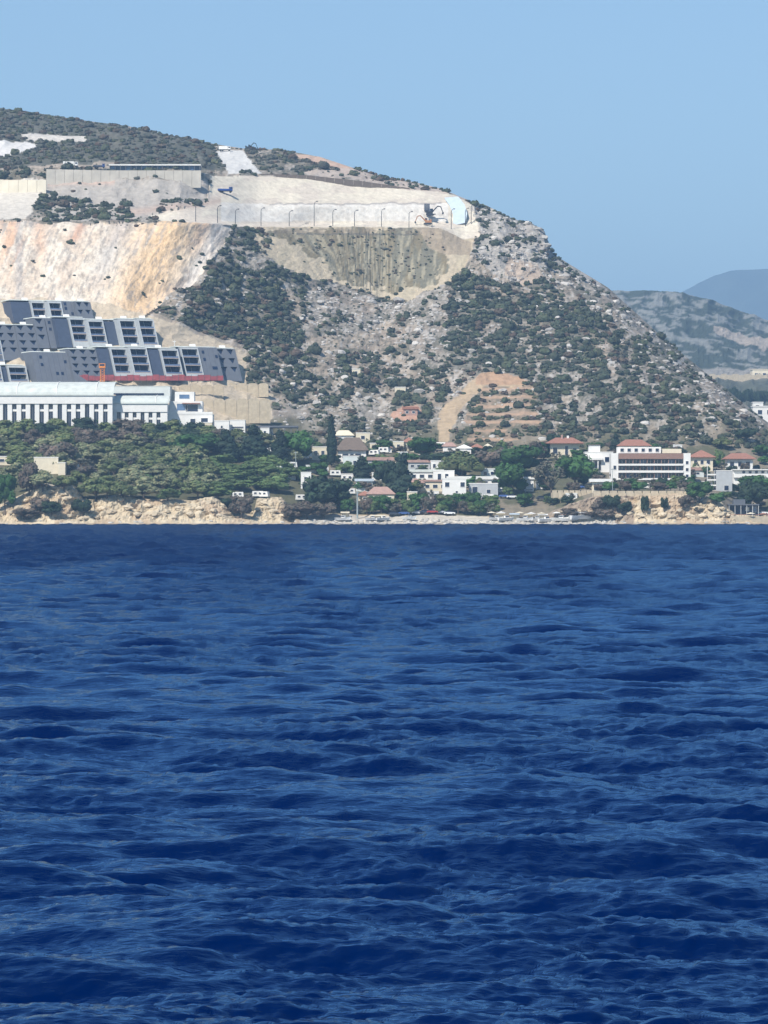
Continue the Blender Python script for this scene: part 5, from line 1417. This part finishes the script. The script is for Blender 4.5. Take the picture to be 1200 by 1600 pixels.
p, s = site(958, 1080, 752); e = empty('terraced_hotel', p); tag(e, 'large white hotel with three rows of long balconies and a red top storey', 'hotel')
X = lambda q: (q - 1019) * s; Zp = lambda q: (752 - q) * s
MB().box(X(958), X(1068), 3.2, 14, -3, Zp(712)).build('wall', M_GREYW, e)
MB().box(X(1068), X(1079), -.6, 14, -3, Zp(708)).build('stair_tower', M_WHITE, e)
MB().box(X(955), X(966), -.6, 14, -3, Zp(708)).build('end_wall', M_WHITE, e)
for i, (za, zb) in enumerate(((727.5, 724.5), (738.5, 735), (750, 747))):
    MB().box(X(966) + .01, X(1068) - .01, -1.0, 3.19, Zp(za), Zp(zb)).build('balcony', M_WHITE, e)
MB().box(X(966) + .01, X(1068) - .01, -.3, 4.5, Zp(717), Zp(708.5)).build('fascia', plain('red_brown_fascia', (0.29, 0.175, 0.135), 0.8, 0.1, 1), e)
for zt, zb in ((717.5, 724), (728, 734.5), (739, 746.5)):
    n = 9
    for i in range(n):
        xa = X(967) + i * (X(1067) - X(967)) / n; xb = xa + (X(1067) - X(967)) / n
        o = MB().box(xa + .25, xb - .25, 2.9, 3.15, Zp(zb) + .05, Zp(zt) - .2).build('window', M_GLASS if (i + int(zt)) % 4 else M_GLASS2, e)
        MB().box((xa + xb) / 2 - .1, (xa + xb) / 2 + .1, 2.7, 2.89, Zp(zb) + .05, Zp(zt) - .2).build('mullion', M_WHITE, o)
        MB().box(xa - .1, xa + .1, .2, 3.1, Zp(zb) + .02, Zp(zt)).build('partition', M_PINK, e)
for z in (712, 723, 734, 744):
    if z > 712: window(e, X(1071), X(1076), Zp(z + 2.5), Zp(z - 3), y=-.6)
window(e, X(958), X(963), Zp(734), Zp(727), y=-.6)
MB().box(X(966), X(1034), 4, 13, Zp(708) + .05, Zp(698)).build('roof_storey', M_WHITE, e)
MB().box(X(1036), X(1066), 4, 13, Zp(708) + .05, Zp(701)).build('roof_storey', M_CREAM, e)
for i in range(6): window(e, X(970 + i * 11), X(976 + i * 11), Zp(706), Zp(700), y=4)
# grey apartment house and white arcade
def blankw(e, w, h, d, s):
    for i in range(4): MB().box(-w / 2 - 3.6, -w / 2 - .01, .5, 5, i * h / 4 + .6, i * h / 4 + 1.2).build('balcony', M_WHITE, e)
    for i in range(4): MB().box(-w / 2 - .12, -w / 2 - .01, 1, 4.5, i * h / 4 + 1.3, i * h / 4 + 3.0).build('balcony_door', M_GLASS, e)
    window(e, w / 2 - 3.6, w / 2 - 1.4, h * .1, h * .35)
house('apartment_house', 1119, 1144, 735, 770, 10, 'plain grey apartment house with small balconies on its left side', 'building', M_GREYW, wins=[], extra=blankw)
p, s = site(1146, 1240, 760); e = empty('arcade_building', p); tag(e, 'white building with a row of small arches at the right edge', 'building')
w = 94 * s; h = 25 * s
MB().box(-w / 2, w / 2, 1.2, 9, -2, h).build('wall', M_WHITE, e); MB().box(-w / 2, w / 2, 0, 1.19, h - 3.4, h - 1.7).build('parapet', M_WHITE, e)
MB().box(-w / 2 - .3, w / 2 + .3, -.3, 9.3, h + .003, h + .4).build('roof', M_WHITE, e)
for i in range(9):
    x = -w / 2 + 4 + i * w / 9.5
    MB().box(x, x + 1.2, .95, 1.19, h - 1.5, h - .4).build('window', M_GLASS, e)
    MB().box(x - 1.6, x - 1.1, .1, .5, -2, h - 3.41).build('column', M_PALE2, e)
# waterfront pavilion
p, s = site(1140, 1184, 806); e = empty('waterfront_pavilion', p); tag(e, 'dark open fronted pavilion with a flat roof on the waterfront at the right', 'pavilion')
w = 46 * s; h = 17 * s
MB().box(-w / 2, w / 2, 3, 8, -1.5, h - .5).build('wall', M_SLATE, e); MB().box(-w / 2 - .3, w / 2 + .3, -.5, 8.3, h - .49, h).build('roof', M_SLATE2, e)
for i in range(6):
    x = -w / 2 + i * w / 5; MB().box(x - .12, x + .12, -.3, 0, -1.5, h - .5).build('post', M_GREYW, e)
window(e, 1.0, 2.6, h * .35, h * .7, y=3, mat=M_PALE2); window(e, 3.8, 5.6, h * .25, h * .75, y=3, mat=M_GLASS2)
MB().box(-w / 2 + 2, w / 2 - 5.5, 1, 7, h + .003, h + 2.0).build('roof_storey', M_SLATE2, e)
p, s = site(1140, 1240, 813); e = empty('jetty', p); tag(e, 'low concrete quay with a red rail in front of the dark pavilion', 'jetty')
w = 100 * s
MB().box(-w / 2, w / 2, -2, 3, -2.5, 1.3).build('deck', M_STONE, e)
MB().box(-w / 2, w / 2, -1.9, -1.8, 2.0, 2.2).build('rail', M_RED, e)
for i in range(14): MB().box(-w / 2 + i * w / 14, -w / 2 + i * w / 14 + .12, -1.9, -1.8, 1.3, 1.99).build('post', M_DARK, e)

# small white sheds in the wood, boundary walls
house('shed', 53, 91, 714, 741, 7, 'pale cream windowless shed in the middle of the left wood', 'shed', M_CREAM)
house('shed', 91, 102, 722, 742, 6, 'narrow cream lean to joined to the right of the pale shed', 'shed', M_CREAM)
house('shed', -14, 18, 713, 727, 6, 'low cream shed cut by the left edge of the photograph', 'shed', M_CREAM, wins=W1)
house('shed', 213, 229, 683, 690, 4, 'tiny white hut in the trees below the shorter white hall', 'shed')
house('shed', 20, 36, 687, 699, 4, 'small pinkish hut among the pines at the left', 'shed', M_PINK)
stone_panels(862, 925, 766, 779, 7, 'cream stone garden wall above the beach below the deep green tree', M_STONE, 'garden_wall', scallop=False)
stone_panels(926, 1080, 767, 774, 12, 'long low stone wall along the top of the right cliff', M_STONE, 'garden_wall', scallop=False)
# ruined or small things on the hill
house('hill_hut', 550, 563, 577, 588, 4, 'small yellowish hut alone among the scrub in the middle of the hill', 'hut', M_CREAM, wins=W1)
house('hill_hut', 617, 634, 604, 613, 4, 'small cream hut among pale boulders above the reddish yard', 'hut', M_CREAM)
house('hill_hut', 630, 652, 637, 651, 6, 'reddish unfinished house on the small bare yard', 'house', M_PINK, roof='slab', roofmat=M_RED, roofh=4, wins=W2)

# ---- the works on the hilltop
def ribbon_wall(name, pts_top, drop, thick, label, mat, ahead=0.5, cat='wall', n=None, face_px=14, batter=0.3, base=None, rough=0.0):
    """wall whose coping follows pts_top in the photograph; panels between joints are single pieces"""
    xs = [a for a, b in pts_top]; x0, x1 = xs[0], xs[-1]; n = n or int((x1 - x0) / face_px)
    e = None
    sx = np.linspace(x0, x1, 24); sy = np.array([min(ground(a, float(np.interp(a, xs, [b for _, b in pts_top])) + (float(np.interp(a, [x0, x1], drop)) if not callable(drop) else drop(a)) * t).y - 1.5 * t for t in (0, 1)) for a in sx])
    cf = np.polyfit(sx, sy, 1); off = float(np.min(sy - np.polyval(cf, sx)))
    for i in range(n):
        q = []
        for X_ in (x0 + (x1 - x0) * i / n, x0 + (x1 - x0) * (i + 1) / n):
            t = float(np.interp(X_, xs, [b for a, b in pts_top])) + rough * 5 * (float(vnoise(X_ / 17, 0, 9)) - .5); d = float(np.interp(X_, [x0, x1], drop)) if not callable(drop) else drop(X_)
            Y = float(np.polyval(cf, X_)) + off * .6 - ahead
            q.append((at(X_, t, Y), at(X_, t + d, Y)))
        if e is None:
            o_ = q[0][1].copy(); e = empty(name, o_); tag(e, label, cat)
        (ta, ba), (tb, bb) = [(a - o_, b - o_) for a, b in q]
        gap = Vector((0.06, 0, 0)); jog = Vector((0, -0.12 * (i % 2) - rough * 1.6 * random.random(), 0))
        ba = ba + gap + jog; bb = bb - gap + jog; ta = ta + gap + jog + Vector((0, batter * 3, 0)); tb = tb - gap + jog + Vector((0, batter * 3, 0)); dn = Vector((0, 0, 5.0)); th = Vector((0, thick, 0))
        MB().quadbox([ba - dn, bb - dn, bb - dn + th, ba - dn + th, ta, tb, tb + th, ta + th]).build('wall_panel', mat, e)
    return e
ribbon_wall('retaining_wall', [(-30, 281), (72, 281)], (17, 17), 2, 'pale sprayed concrete wall at the left of the hilltop works', M_SHOT2)
ribbon_wall('retaining_wall', [(72, 264), (170, 266), (314, 266)], (13, 13), 2, 'long grey concrete retaining wall under the dark shed on the hilltop', M_SHOT)
ribbon_wall('parapet', [(405, 271), (480, 273.5), (560, 282), (640, 293.5)], (3, 3), 1, 'thin dark stone parapet along the top of the pale slope on the hilltop', M_BROWNR)
# long dark shed on the wall
p, s = site(171, 313, 268); e = empty('long_shed', p); tag(e, 'long low dark shed with a white roof edge on the hilltop', 'shed')
w = 142 * s; h = 10.5 * s
MB().box(-w / 2, w / 2, 1.2, 9, -2, h - .7).build('wall', M_SLATE, e); MB().box(-w / 2 - .3, w / 2 + .3, -.6, 9.4, h - .69, h).build('roof', M_WHITE, e)
for i in range(18):
    x = -w / 2 + .1 + i * (w - .5) / 17; MB().box(x, x + .35, -.3, .1, -2, h - .7).build('post', M_SLATE2, e)
for i in range(17):
    x = -w / 2 + .7 + i * (w - .5) / 17; MB().box(x, x + 1.9, .95, 1.19, .6, h - 1.0).build('window', M_GLASS if i % 3 else M_GLASS2, e)
# pale tarpaulin covered chute at the right end of the terrace
p0 = at(700, 312, gY(700, 330) - 3)
def chute():
    m2 = MB(); pts = []
    Y = gY(710, 345) - 2.5
    L_ = [(694, 309), (703, 322), (708, 335), (708, 352)]; R_ = [(716, 307), (726, 320), (730, 334), (727, 348)]
    e = empty('tarpaulin', at(710, 350, Y)); o_ = e.location.copy()
    for i in range(3):
        f_ = lambda q: at(q[0], q[1], Y + (350 - q[1]) * .35) - o_
        a, b, c, d = f_(L_[i + 1]), f_(R_[i + 1]), f_(R_[i]), f_(L_[i]); t = Vector((0, .5, -.1))
        m2.quadbox([a, b, b + t, a + t, d, c, c + t, d + t])
    m2.build('sheet', M_TARP, e); return tag(e, 'pale blue sheet covering the slope at the right end of the terrace', 'tarpaulin')
chute()
# lamp posts along the terrace
def lamp_post(px, py, hpx, label, arm=1):
    p = ground(px, py); s = p.y / F; e = empty('lamp_post', (p.x, p.y - 1.2, p.z)); tag(e, label, 'lamp post', 'lamp posts along the hilltop terrace')
    h = hpx * s
    MB().tube((0, 0, -1), (0, 0, h * .86), .2, .16, 6).build('pole', M_DARK, e)
    MB().tube((0, 0, h * .86), (arm * .5, -.1, h * .97), .15, .13, 6).tube((arm * .5, -.1, h * .97), (arm * 1.5, -.3, h), .13, .12, 6).build('arm', M_DARK, e)
    MB().box(arm * 1.1 if arm > 0 else -2.2, 2.2 if arm > 0 else -1.1, -.55, -.1, h - .15, h + .3).build('lamp_head', M_DARK, e)
for a, b, h, l in [(306, 346, 27, 'lamp post furthest left above the quarry face'), (340, 348, 26, 'lamp post second from the left at the top of the grey and pink scar'), (368, 349, 22, 'short lamp post third from the left'),
                   (408, 352, 27, 'lamp post with a thick head fourth from the left'), (452, 353, 23, 'lamp post above the left end of the olive slope'), (491, 353, 38, 'tallest thin lamp post on the terrace'),
                   (520, 353, 25, 'lamp post just right of the tallest one'), (554, 353, 24, 'lamp post above the middle of the olive slope'), (596, 354, 27, 'lamp post right of the middle of the terrace'), (639, 355, 24, 'lamp post left of the orange excavator'),
                   (675, 355, 20, 'short lamp post behind the orange excavator'), (705, 357, 30, 'lamp post at the left edge of the pale blue sheet'), (727, 352, 26, 'thin lamp post on the pale blue sheet'), (736, 348, 28, 'lamp post furthest right on the terrace')]:
    lamp_post(a, b, h, l)

def excavator(px, py, sc, mat, label, flip=1):
    p = ground(px, py); e = empty('excavator', (p.x, p.y - 3.0, p.z)); tag(e, label, 'excavator', None); e.scale = (sc * flip, sc, sc)
    for y in (-1.2, 1.2):
        m2 = MB(); m2.box(-1.6, 1.6, y - .3, y + .3, 0.15, .95); m2.box(-2.0, -1.6, y - .3, y + .3, .35, .8); m2.box(1.6, 2.0, y - .3, y + .3, .35, .8); m2.build('track', M_DARK, e)
    MB().box(-1.9, 1.2, -1.3, 1.3, 1.0, 2.1).box(-2.1, -1.1, -1.25, 1.25, 2.103, 2.6).build('body', mat, e)
    c = MB().box(.1, 1.4, -1.35, -.3, 2.103, 3.3).build('cab', mat, e); MB().box(.2, 1.3, -1.42, -1.36, 2.5, 3.15).build('cab_window', M_GLASS, c)
    MB().tube((1.1, .2, 1.9), (3.6, .2, 4.6), .34, .28, 5).tube((3.6, .2, 4.6), (5.0, .2, 4.3), .28, .24, 5).build('boom', mat, e)
    MB().tube((5.0, .2, 4.3), (6.0, .2, 1.7), .24, .18, 5).build('dipper', mat, e)
    MB().quadbox([(5.5, -.4, .6), (6.5, -.4, .9), (6.5, .8, .9), (5.5, .8, .6), (5.8, -.4, 1.7), (6.4, -.4, 1.75), (6.4, .8, 1.75), (5.8, .8, 1.7)]).build('bucket', M_DARK, e)
    return e
excavator(668, 352, 1.15, plain('dusty_orange_paint', (0.42, 0.20, 0.09), 0.7, 0.25, 1.0), 'orange excavator working on the terrace with its arm to the left', -1)
excavator(672, 338, 1.2, M_DARK, 'dark excavator behind the orange one with its arm reaching right')
excavator(388, 236, 0.9, M_DARK, 'dark machine standing on the skyline beside the pale ramp')
def truck(px, py, L_, cabm, boxm, label, rz=0.0, box=True):
    p = ground(px, py); e = empty('truck', (p.x, p.y - 2.5, p.z), rz); tag(e, label, 'truck'); k = L_ / 7.0; e.scale = (k, k, k)
    MB().box(-3.5, 3.5, -1.1, 1.1, .7, 1.0).build('chassis', M_DARK, e)
    c = MB().box(2.0, 3.5, -1.15, 1.15, 1.003, 2.8).build('cab', cabm, e); MB().box(2.3, 3.3, -1.2, -1.16, 1.8, 2.5).build('cab_window', M_GLASS, c)
    MB().box(-3.5, 1.8, -1.2, 1.2, 1.003, 3.0 if box else 1.9).build('load_box', boxm, e)
    for x in (-2.6, -1.4, 2.7):
        for y in (-1.15, .85): MB().tube((x, y, .5), (x, y + .3, .5), .5, .5, 10).build('wheel', M_TYRE, e)
truck(352, 302, 8, M_BLUE, M_BLUE, 'small blue truck parked below the cream concrete wall', 0.2, False)
truck(111, 264, 8, M_WHITE, M_WHITE, 'white truck on the hilltop left of the long dark shed')
truck(351, 236, 7, M_WHITE, M_WHITE, 'white truck at the top of the pale ramp')
truck(156, 264, 6, M_BLUE, M_SLATE, 'small dark blue truck at the left end of the long dark shed', 0, False)
# red marked water tank/ container behind excavators
p = ground(667, 330); e = empty('container', (p.x, p.y - 2, p.z)); tag(e, 'dark slatted container left of the dark excavator', 'container')
for i in range(5): MB().box(-1.6 + i * .66, -1.0 + i * .66, 0, 2.2, 0, 4.0).build('panel', M_SLATE if i % 2 else M_SLATE2, e)

# ---- poles
def pole(px, py, hpx, r, mat, label, arm=False):
    p = ground(px, py); s = p.y / F; e = empty('utility_pole', (p.x, p.y - .5, p.z)); tag(e, label, 'pole')
    MB().tube((0, 0, -1), (0, 0, hpx * s), r, r * .7, 7).build('pole', mat, e)
    MB().box(-.8, .8, -.12, .12, hpx * s - .7, hpx * s - .45).build('crossarm', mat, e)
pole(558, 812, 42, .42, M_POLE, 'pale thick pole rising from the beach left of the bright clay roof')
pole(1105, 768, 44, .2, M_WHITE, 'thin white pole right of the white terraced hotel')
pole(957, 775, 44, .16, M_POLE, 'thin grey pole in front of the left end of the terraced hotel')
pole(272, 560, 26, .18, M_WHITE, 'thin white mast rising above the lower hotel row')
pole(462, 745, 40, .18, M_POLE, 'thin pole in front of the bright green round tree')

# ---- vehicles, caravans, boats, parasols
def car_meshes():
    b = MB()
    prof = [(-2.1, .35), (-2.15, .8), (-1.9, .95), (-1.0, 1.0), (1.0, 1.0), (2.0, .85), (2.1, .35)]
    def ext(prof, y0, y1, m2):
        n = len(prof); v0 = len(m2.v)
        m2.v += [(x, y0, z) for x, z in prof] + [(x, y1, z) for x, z in prof]
        m2.f.append(tuple(v0 + i for i in reversed(range(n)))); m2.f.append(tuple(v0 + n + i for i in range(n)))
        for i in range(n): j = (i + 1) % n; m2.f.append((v0 + i, v0 + j, v0 + n + j, v0 + n + i))
    ext(prof, -.85, .85, b)
    g2 = MB(); ext([(-1.75, 1.003), (-1.2, 1.45), (.4, 1.48), (1.2, 1.003)], -.75, .75, g2)
    wh = MB().tube((0, -.1, 0), (0, .1, 0), .32, .32, 10)
    return b, g2, wh
CAR = car_meshes(); CARGL = CAR[1].mesh('glasshouse', M_GLASS); CARWH = CAR[2].mesh('wheel', M_TYRE)
CARB = {}
for nm, c in (('white', (.78, .78, .76)), ('silver', (.42, .43, .45)), ('dark', (.04, .045, .06)), ('red', (.40, .05, .04)), ('blue', (.06, .12, .32))):
    CARB[nm] = CAR[0].mesh('body', plain(nm + '_car_paint', c, .3, .05, 1, spec=.6))
def car(px, py, colr, label, group=None, rz=0.0):
    p = ground(px, py); e = empty('parked_car', (p.x, p.y - 1.5, p.z + .1), rz); tag(e, label, 'car', group); e.scale = (1.15,) * 3
    link_mesh('body', CARB[colr], e); link_mesh('windows', CARGL, e)
    for x in (-1.3, 1.3):
        for y in (-.8, .8): link_mesh('wheel', CARWH, e, (x, y, .32))
for a, b, c, l in [(652, 806, 'silver', 'silver car parked behind the beach at the left of the row'), (640, 803, 'white', 'white car parked under the trees behind the beach'), (664, 806, 'dark', 'dark car between the silver and the red car behind the beach'),
                   (676, 806, 'red', 'red car parked behind the pebble beach'), (689, 806, 'silver', 'silver car right of the red car behind the beach'), (703, 807, 'white', 'white car right end of the first group behind the beach'),
                   (615, 808, 'dark', 'dark car near the red roofed house by the shore'), (630, 807, 'blue', 'blue car near the red roofed house by the shore'),
                   (846, 781, 'dark', 'dark car under the feathery grey tree'), (861, 782, 'white', 'white car under the feathery grey tree'), (1180, 738, 'dark', 'dark car before the arcade at the right edge'),
                   (788, 778, 'blue', 'blue car below the small round green tree'), (800, 779, 'white', 'white car below the small round green tree'), (990, 766, 'white', 'white car in front of the hotel by the garden wall'),
                   (1192, 803, 'white', 'white car beside the dark pavilion at the right'), (905, 764, 'blue', 'blue car in the shade of the deep green tree')]:
    car(a, b, c, l, rz=random.uniform(-.2, .2))
def caravan(px, py, label, group=None, w=5.0):
    p = ground(px, py); e = empty('caravan', (p.x, p.y - 1.5, p.z), random.uniform(-.4, .4)); tag(e, label, 'caravan', group); k = w / 5; e.scale = (k, k, k)
    b = MB(); b.quadbox([(-2.5, -1.1, .5), (2.5, -1.1, .5), (2.5, 1.1, .5), (-2.5, 1.1, .5), (-2.3, -1.1, 2.7), (2.2, -1.1, 2.7), (2.2, 1.1, 2.7), (-2.3, 1.1, 2.7)]); b.build('body', M_WHITE, e)
    window(e, -1.8, -.6, 1.4, 2.2, y=-1.1, t=.06); window(e, .3, 1.5, 1.4, 2.2, y=-1.1, t=.06)
    for y in (-1.05, .85): MB().tube((0, y, .4), (0, y + .2, .4), .4, .4, 10).build('wheel', M_TYRE, e)
for a, b, l in [(434, 738, 'white caravan at the upper left of the camp site clearing'), (452, 726, 'white caravan in the middle of the clearing beside the conifers'), (441, 735, 'white caravan partly hidden by another below the conifers'),
                (456, 731, 'white caravan at the right of the clearing'), (474, 718, 'white caravan under the bright green round tree'), (480, 716, 'second white caravan under the bright green round tree'), (505, 738, 'white caravan left of the foot of the cypress'),
                (524, 744, 'white caravan right of the foot of the cypress'), (376, 708, 'white caravan between the two left conifers'), (378, 716, 'cream looking caravan at the edge of the grassy trees'), (413, 710, 'white caravan right of the dark bushy conifer'),
                (408, 722, 'white caravan on the path right of the dark bushy conifer'), (372, 778, 'white caravan on top of the long sandy cliff'), (403, 777, 'white caravan on top of the short broken cliff'), (412, 778, 'second white caravan on the short broken cliff'),
                (471, 782, 'white caravan at the edge of the big dark round tree'), (546, 773, 'white caravan above the beach right of the big dark tree'), (298, 718, 'white caravan among the pines below the stepped villa'), (115, 733, 'white caravan in the wood right of the pale shed'),
                (158, 745, 'white caravan in the wood above the sandy cliff'), (781, 772, 'white caravan right of the grey shaded house'), (745, 782, 'white caravan below the grey shaded house'), (765, 783, 'white caravan further right below the grey shaded house'),
                (1008, 764, 'white caravan in the olive row under the hotel'), (600, 708, 'white caravan above the long low house'), (585, 712, 'white caravan left of the cream house'), (690, 700, 'white caravan at the foot of the earth track'), (722, 712, 'white caravan below the white gabled house')]:
    caravan(a, b, l)
def boat(px, py, L_, label, group=None, rz=0.0, mat=None):
    p = ground(px, py); e = empty('small_boat', (p.x, p.y - 1.0, p.z + .1), rz); tag(e, label, 'boat', group); k = L_ / 5; e.scale = (k, k, k)
    m2 = MB(); st = [(-2.5, .8, .95), (-1, .95, .9), (1, .85, .95), (2.0, .5, 1.1), (2.6, .05, 1.3)]
    for i in range(4):
        (xa, wa, ha), (xb, wb, hb) = st[i], st[i + 1]
        m2.quadbox([(xa, -wa * .5, .1), (xb, -wb * .5, .1 + .12 * i), (xb, wb * .5, .1 + .12 * i), (xa, wa * .5, .1), (xa, -wa, ha), (xb, -wb, hb), (xb, wb, hb), (xa, wa, ha)])
    m2.build('hull', mat or M_WHITE, e); MB().box(-.4, .8, -.5, .5, .95, 1.6).build('cabin', M_WHITE, e); MB().box(-.35, .75, -.55, -.51, 1.15, 1.5).build('cabin_window', M_GLASS, e)
for i, (a, b, L_, l) in enumerate([(536, 815, 7, 'white boat on the beach beside the cream hut'), (582, 815, 6, 'white boat on the beach right of the pale thick pole'), (598, 815, 6, 'white boat lying alone below the red roofed house'), (640, 814, 6, 'white boat at the left end of the pebble beach'),
                    (775, 814, 6, 'white boat at the start of the long row on the beach'), (790, 815, 7, 'white boat left of the turquoise shelter'), (820, 815, 7, 'white boat right of the turquoise shelter'), (838, 814, 7, 'white boat in the middle of the beach row'), (853, 815, 7, 'white boat under the bare trunk tree'),
                    (876, 814, 8, 'white boat with a raised bow below the brown bushes'), (890, 815, 7, 'white boat beside the pink shelter'), (908, 814, 10, 'largest white boat at the right end of the beach row')]):
    boat(a, b, L_, l, rz=(i % 3 - 1) * .4)
def parasol(px, py, mat, label, r=1.6):
    p = ground(px, py); e = empty('beach_parasol', (p.x, p.y - .8, p.z)); tag(e, label, 'parasol')
    MB().tube((0, 0, -.2), (0, 0, 2.4), .05, .05, 6).build('pole', M_WOOD, e)
    m2 = MB(); n = 8
    for i in range(n):
        t0, t1 = 2 * math.pi * i / n, 2 * math.pi * (i + 1) / n
        a_ = (r * math.cos(t0), r * math.sin(t0), 1.95); b_ = (r * math.cos(t1), r * math.sin(t1), 1.95)
        m2.face([a_, b_, (0, 0, 2.6)]); m2.face([b_, a_, (0, 0, 2.5)])
    m2.build('canopy', mat, e)
for i, (a, b, m_, l) in enumerate([(768, 810, M_CREAM, 'cream parasol at the left of the beach row'), (783, 809, M_WHITE, 'white parasol above the first boats'), (812, 809, M_CREAM, 'cream parasol right of the turquoise shelter'), (830, 809, M_WHITE, 'white parasol in the middle of the beach'),
                                    (846, 809, M_CREAM, 'cream parasol below the feathery tree'), (870, 808, M_WHITE, 'white parasol near the brown bushes'), (900, 808, M_SLATE2, 'grey parasol at the right end of the beach'), (1172, 812, M_CREAM, 'cream parasol on the quay'), (1192, 812, M_RED, 'red parasol at the right end of the quay')]):
    parasol(a, b, m_, l, 2.2)
def shelter(px, py, wpx, hpx, mat, label, cat='shelter', name='beach_shelter'):
    p = ground(px, py); s = p.y / F; e = empty(name, (p.x, p.y - .6, p.z)); tag(e, label, cat); w = wpx * s; h = hpx * s
    MB().quadbox([(-w / 2, -.2, h - .3), (w / 2, -.2, h - .3), (w / 2, 2.6, h + .1), (-w / 2, 2.6, h + .1), (-w / 2, -.2, h - .1), (w / 2, -.2, h - .1), (w / 2, 2.6, h + .3), (-w / 2, 2.6, h + .3)]).build('roof', mat, e)
    MB().box(-w / 2 + .2, w / 2 - .2, 1.6, 1.8, -.3, h - .2).build('wall', M_CREAM, e)
    for x in (-w / 2 + .15, w / 2 - .3): MB().box(x, x + .15, -.1, .05, -.3, h - .3).build('post', M_WOOD, e)
shelter(540, 812, 14, 9, M_CREAM, 'cream hut on the beach left of the pale thick pole', 'hut', 'beach_hut')
shelter(804, 812, 16, 9, M_TARP, 'turquoise roofed shelter in the middle of the beach')
shelter(780, 811, 18, 8, M_CREAM, 'long cream shelter left of the turquoise one')
shelter(825, 811, 14, 8, M_CREAM, 'cream shelter right of the turquoise one')
shelter(848, 811, 16, 8, M_WHITE, 'white shelter below the feathery grey tree')
shelter(886, 811, 18, 8, M_PINK, 'pink roofed shelter at the right of the beach')
shelter(590, 813, 24, 6, M_CREAM, 'low cream wall like shelter right of the pole')
# ---- valley behind, at the right
def vsite(px, py, Y): return at(px, py, Y)
p = at(1190, 590, 3150); e = empty('valley_hall', p); tag(e, 'pale long block of buildings in the hazy valley at the right edge', 'building')
MB().box(-8, 40, 0, 20, -12, 7).build('wall', M_CREAM, e); MB().box(-8.5, 40.5, -.5, 20.5, 7.003, 7.6).build('roof', M_CREAM, e)
for i in range(6): window(e, -6 + i * 7, -3 + i * 7, 1, 4)
p = at(1165, 590, 3080); e = empty('valley_wall', p); tag(e, 'long pale wall with piers in the hazy valley', 'wall')
for i in range(12): MB().box(-36 + i * 5, -31.1 + i * 5, 0, 1.2, -8, 3.2 if i % 2 else 2.2).build('wall_panel', M_STONE, e)
g = np.random.default_rng(31)
for k in range(16):
    a = 1142 + k * 6 + g.uniform(-2, 2); Y = 2700 + g.uniform(-40, 40); s = Y / F
    p = at(a, 634 + g.uniform(-4, 4) + (k * .3), Y)
    e = empty('pine_tree', p); tag(e, 'dark hazy tree in the valley behind the hill on the right', 'tree', 'dark trees in the valley behind')
    cm, tm = TREES['dark'][k % 3]; e.scale = (15 * s, 15 * s, 30 * s); link_mesh('crown', cm, e); link_mesh('trunk', tm, e)
p = at(1196, 655, 2300); e = empty('poolside_house', p); tag(e, 'white house half hidden by the flank of the hill at the right edge', 'house')
MB().box(-8, 14, 0, 10, -14, 8).build('wall', M_WHITE, e); MB().box(-8.4, 14.4, -.4, 10.4, 8.003, 8.6).build('roof', M_WHITE, e); window(e, -5, -2, 3, 6); window(e, 1, 4, 3, 6)
p = at(1184, 652, 2320); e = empty('annex_house', p); tag(e, 'smaller white house left of the half hidden one at the right edge', 'house')
MB().box(-3, 3.5, 0, 8, -14, 9.5).build('wall', M_WHITE, e); MB().box(-3.3, 3.8, -.3, 8.3, 9.503, 10).build('roof', M_WHITE, e); window(e, -1.4, 1, 6, 8)
# ------------------------------------------------------------ haze
def build_haze():
    m = bpy.data.materials.new('haze_air'); m.use_nodes = True
    nt = m.node_tree; nt.nodes.clear()
    out = nt.nodes.new('ShaderNodeOutputMaterial'); v = nt.nodes.new('ShaderNodeVolumePrincipled')
    v.inputs['Color'].default_value = (*HAZE_COLOR, 1)
    v.inputs['Density'].default_value = HAZE_DENSITY
    v.inputs['Anisotropy'].default_value = 0.0
    nt.links.new(v.outputs[0], out.inputs['Volume'])
    b = MB(); b.box(-9000, 9000, -500, 18500, -8.0, 1120.0)
    o = b.build('haze', m)
    return tag(o, kind='stuff')
build_haze()
